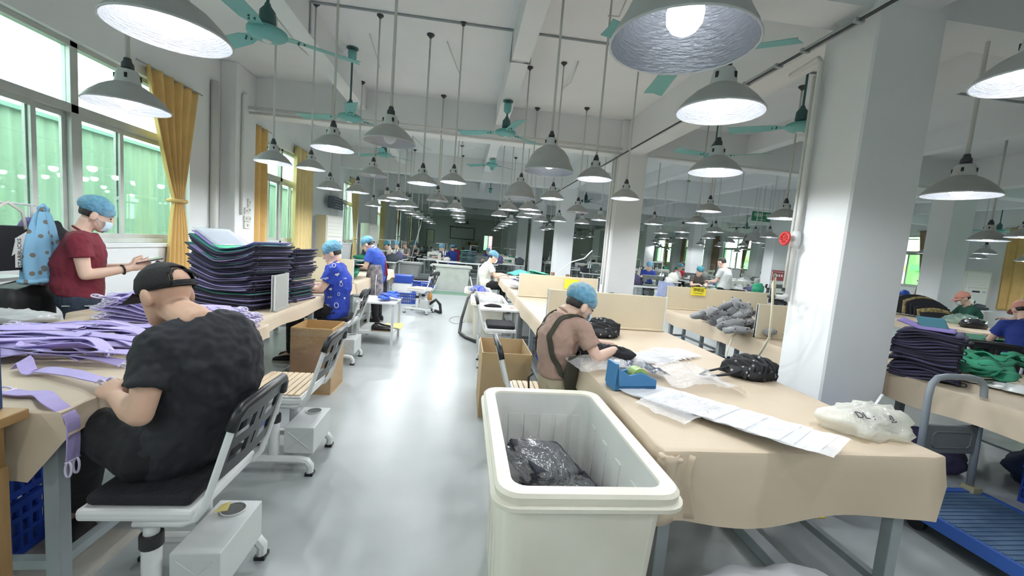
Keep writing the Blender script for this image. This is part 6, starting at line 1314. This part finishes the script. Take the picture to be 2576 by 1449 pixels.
fw = [('worker in a taupe shirt and teal cap reaching over a sewing table on the left', at(985, 640, Y=12.5), 1.3, beige, teal_n), ('worker in a blue hair net behind the taupe shirted worker', at(1004, 635, Y=14.5), 2.4, gry, net_m), ('worker in taupe at the third left sewing table', at(1022, 635, Y=16.5), 2.6, beige, mat('taupe net', (.25, .22, .2), .8)), ('worker in grey at the fourth left sewing table', at(1047, 632, Y=19), 2.6, gry, teal_n),
 ('worker in navy blue sewing behind the grey tub', at(1117, 640, Y=16.0), 2.2, navy, net_m), ('second worker in navy blue with printed back behind the grey tub', at(1141, 634, Y=17.5), .5, navy, net_m), ('worker in red behind the navy workers', at(1149, 628, Y=20.5), .6, redt, net_m),
 ('worker in navy far behind the woman in white', at(1232, 640, Y=17), 2.5, navy, net_m), ('masked worker at a sewing table right of the second column', at(1632, 665, Y=12.5), 2.9, navy, net_m), ('worker with a dark blue net before the far right window', at(1755, 690, Y=11.0), 3.0, mat('dark brown shirt', (.08, .07, .06), .85), teal_n), ('worker in red far right of the second column', at(1708, 668, Y=15.5), 3.1, redt, net_m), ('worker with a green net near the far column', at(1915, 700, Y=13.0), 2.8, gry, mat('green net', (.03, .2, .12), .8))]
for lb, p, rz, m_, nm in fw: worker(lb, p.x, p.y, rz, m_, vox=.02, netm=nm)
# =====================================================================  SEWING HALL BEHIND
mach_w = mat('cream machine enamel', (.55, .56, .50), .4); mach_g = mat('dark machine enamel', (.10, .12, .11), .45)
def make_station(m_):
    r = root('sewing_station', (0, 0, 0), 'x', 'sewing machine')
    G().box(-.6, .6, -.28, .28, .73, .76).obj('table_top', grey_lt, r, bevel=.004)
    for s in (-.52, .52):
        G().cbox((s, 0, .37), .05, .06, .72).obj('leg', grey_st, r); G().cbox((s, 0, .02), .06, .5, .04).obj('foot', grey_st, r)
    G().cbox((0, .05, .2), 1.04, .05, .04).obj('crossbar', grey_st, r)
    G().box(-.25, .25, -.09, .09, .76, .8).obj('machine_bed', m_, r, bevel=.01)
    g = G().box(.13, .25, -.06, .06, .8, 1.02).box(-.2, .13, -.05, .05, .93, 1.03).box(-.25, -.17, -.055, .055, .86, 1.03); g.obj('machine_arm', m_, r, bevel=.012)
    G().tube([(.25, 0, .96), (.3, 0, .96)], .06, 16).obj('hand_wheel', black_p, r, 'auto'); G().tube([(-.21, 0, .87), (-.21, 0, .8)], .006, 6).obj('needle_bar', grey_lt, r)
    G().tube([(.05, .05, .58), (.05, .3, .58)], .08, 14).obj('motor', mach_g, r, 'auto')
    G().tube([(.35, .2, .76), (.35, .2, 1.35), (.05, .2, 1.35)], .008, 6).obj('thread_stand', grey_lt, r)
    for q in (0, .12): G().lathe([(.035, .93), (.012, 1.08)], 12, c=(.33+q*.6, .2, 0), cap=True).obj('thread_cone', metal_w, r, True)
    return r
stA, stB = make_station(mach_w), make_station(mach_g); ur = set(); rs_ = random.Random(2)
spots = []
for y in (12.2, 14.4, 16.6, 18.8, 21.0, 23.2, 25.4, 28.0): spots += [(-2.5, y), (-1.1 if y > 13.8 else -2.5, y+1.0)]
for y in (15.2, 17.6, 20.0, 22.4, 25, 28): spots += [(.6, y), (1.7, y+1.1)]
for y in (9.8, 11.9, 14.0, 16.2, 18.6, 21, 24, 27): spots += [(4.6, y), (6.2 if y > 10.5 else 7.4, y+.8), (8.1, y+.2)]
for y in (9.0, 11.0, 13.2, 15.4, 18, 21, 24): spots += [(11.6, y), (13.6, y+.9)]
for i, (x, y) in enumerate(spots):
    p0 = stA if i % 2 else stB; o = p0 if id(p0) not in ur else copy_tree(p0); ur.add(id(p0))
    zone = 'left of the aisle end' if x < 0 else ('straight beyond the aisle' if x < 3 else ('between the two column rows' if x < 9.2 else 'along the right hand windows'))
    place(o, (x, y, 0), rs_.choice((0, PI, .1, PI-.1)), ('cream' if i % 2 else 'dark')+' industrial sewing machine on its table '+zone, 'sewing machines '+zone)
    o.location.z = 0
cl_cols = (dkc, bag_n, grn, milky, wt, dkc, blue_p)
for i, (x, y) in enumerate(spots):
    for k in range(rs_.choice((1, 2, 2))):
        m_ = rs_.choice(cl_cols); c = (x+rs_.uniform(-.5, -.32) if k else x+rs_.uniform(.38, .5), y+rs_.uniform(-.1, .1), .761)
        blob('cloth_bundle', c, (rs_.uniform(.12, .2), rs_.uniform(.1, .18), rs_.uniform(.06, .2)), m_, 'cloth bundle lying on one of the distant sewing tables', 'cloth', i*3+k, .25, 4, 12, 'cloth bundles on distant sewing tables')
# stacked dark green cloth by the end of the aisle
for i in range(9):
    bag_layer((.12, 14.6, .78), .26, .22, .1, lambda x, j: j*.05+.01*math.sin(x*4+j), i, bag_t, 'thick dark green cloth layer stacked beyond the grey white tub', 'dark green cloth stack beyond the tub', .045, 8, loops=False)
tbl = root('low_table', (-.2, 14.6, 0), 'pale low table carrying the dark green cloth stack', 'table'); G().box(-.75, .75, -.3, .3, .74, .78).obj('table_top', metal_w, tbl)
for s in (-.7, .7):
    for t in (-.26, .26): G().cbox((s, t, .37), .04, .04, .74).obj('leg', metal_w, tbl)
# shelf rack on the far wall and crate rack before the columns
rk2 = root('storage_rack', (.4, YE-.5, 0), 'grey storage rack with small boxes below the whiteboard', 'rack')
for z in (.3, .8, 1.3, 1.8): G().box(-.7, .7, -.2, .2, z-.02, z).obj('shelf', grey_st, rk2)
for s in (-.68, .68):
    for t in (-.18, .18): G().cbox((s, t, .95), .04, .04, 1.9).obj('post', grey_st, rk2)
rb2 = random.Random(5)
for z in (.3, .8, 1.3):
    for k in range(6): tag(G().box(-.09, .09, -.15, .15, 0, .2+.15*rb2.random()).obj('storage_box', rb2.choice((card, metal_w, dkc)), None, loc=(-.15+k*.22, YE-.5, z+.001)), 'small box on the storage rack at the far wall', 'box', 'boxes on the far storage rack')
lt = root('low_stand', (2.2, 10.7, 0), 'low steel stand carrying blue crates before the third column', 'stand'); G().box(-.6, .9, -.35, .4, .46, .5).obj('stand_top', grey_st, lt)
for s in (-.55, .85):
    for t in (-.3, .35): G().cbox((s, t, .23), .04, .04, .46).obj('leg', grey_st, lt)
# leaning light pole at the left
pipe([(-2.2, 16.5, .0), (-1.7, 16.5, 2.25), (-2.3, 16.5, 2.25)], .015, metal_w, 'thin white pole with a bent top standing among the left sewing tables', 'pole', 'pole')
# hoses on the floor
hm = mat('black hose', (.02, .02, .022), .5)
pipe([(.22, 7.6, .62), (.1, 7.2, .5), (.02, 6.9, .2), (.0, 6.6, .03), (.1, 6.3, .02), (.3, 5.98, .02)], .025, hm, 'thick black hose curving down beside the white tubs', 'hose', 'hose')
pipe([(-.62, 8.3, .2), (-.5, 8.25, .3), (-.42, 8.3, .2), (-.4, 8.4, .03), (-.6, 8.7, .02)], .03, hm, 'black hose looped beside the empty wooden seat chair', 'hose', 'hose')
pipe([at(1150+20*math.cos(a), 805+9*math.sin(a), Z=.006) for a in (2*PI*i/16 for i in range(15))], .004, grey_st, 'thin wire loop lying on the aisle floor', 'wire', 'wire')
# white work hose and tubes near the second column
pipe([Vector((1.9, 8.6, ZTB)), Vector((1.93, 8.6, .95)), at(1435, 660, Y=8.6), at(1470, 650, Y=8.6), at(1490, 630, Y=8.6)], .012, pipe_w, 'white tube rising behind the divider with the yellow card', 'tube', 'tube')
tbw = mat('brown paper tube', (.25, .15, .09), .7)
for i, (x, y) in enumerate(((1390, 695), (1427, 700))):
    p = at(x, y, Y=6.3); tag(G().tube([(0, 0, ZTB-p.z), (0, 0, .06)], .03, 12).obj('paper_tube', tbw, None, 'auto', loc=p), ['brown paper tube behind the divider, left one', 'brown paper tube behind the divider, right one'][i], 'tube')
# white aircon-like cabinet with blue lids near the far chair
wc = root('white_bin', (-1.35, 8.05+1.6, 0), 'white bin with a blue lid beside the third left table', 'bin'); G().box(-.2, .2, -.2, .2, 0, .45).obj('bin_body', metal_w, wc, bevel=.01); G().box(-.21, .21, -.21, .21, .45, .62).obj('bin_lid', blue_p, wc, bevel=.01)
bt_ = root('bottle', (-.62, 8.22, .29), 'amber bottle standing on the box of the wooden seat chair', 'bottle'); G().lathe([(.001, 0), (.045, 0), (.048, .08), (.03, .13), (.014, .15), (.014, .17)], 16, cap=True).obj('bottle_body', mat('amber liquid', (.42, .20, .05), .25), bt_, True); G().lathe([(.012, .17), (.012, .19), (.004, .2)], 10, cap=True).obj('bottle_cap', metal_w, bt_)
# yellow scrap on the floor under the packing table
tag(G().box(-.06, .06, -.012, .012, 0, .002).obj('yellow_tape', sgn_y, None, loc=at(2050, 1300, Z=.002)), 'yellow tape scrap on the floor below the packing table', 'tape')
tag(G().box(-.01, .01, -.008, .008, 0, .002).obj('paper_scrap', metal_w, None, loc=at(975, 872, Z=.002)), 'white paper scrap on the aisle floor by the side table', 'paper')
pf_ = root('floor_pallet', (1.6, 2.35, 0), 'grey steel channel lying on the floor under the packing table', 'steel channel'); G().box(-.04, .04, -.85, .8, .001, .06).obj('channel', grey_st, pf_, bevel=.004)
bpy.data.scenes.remove(TS)
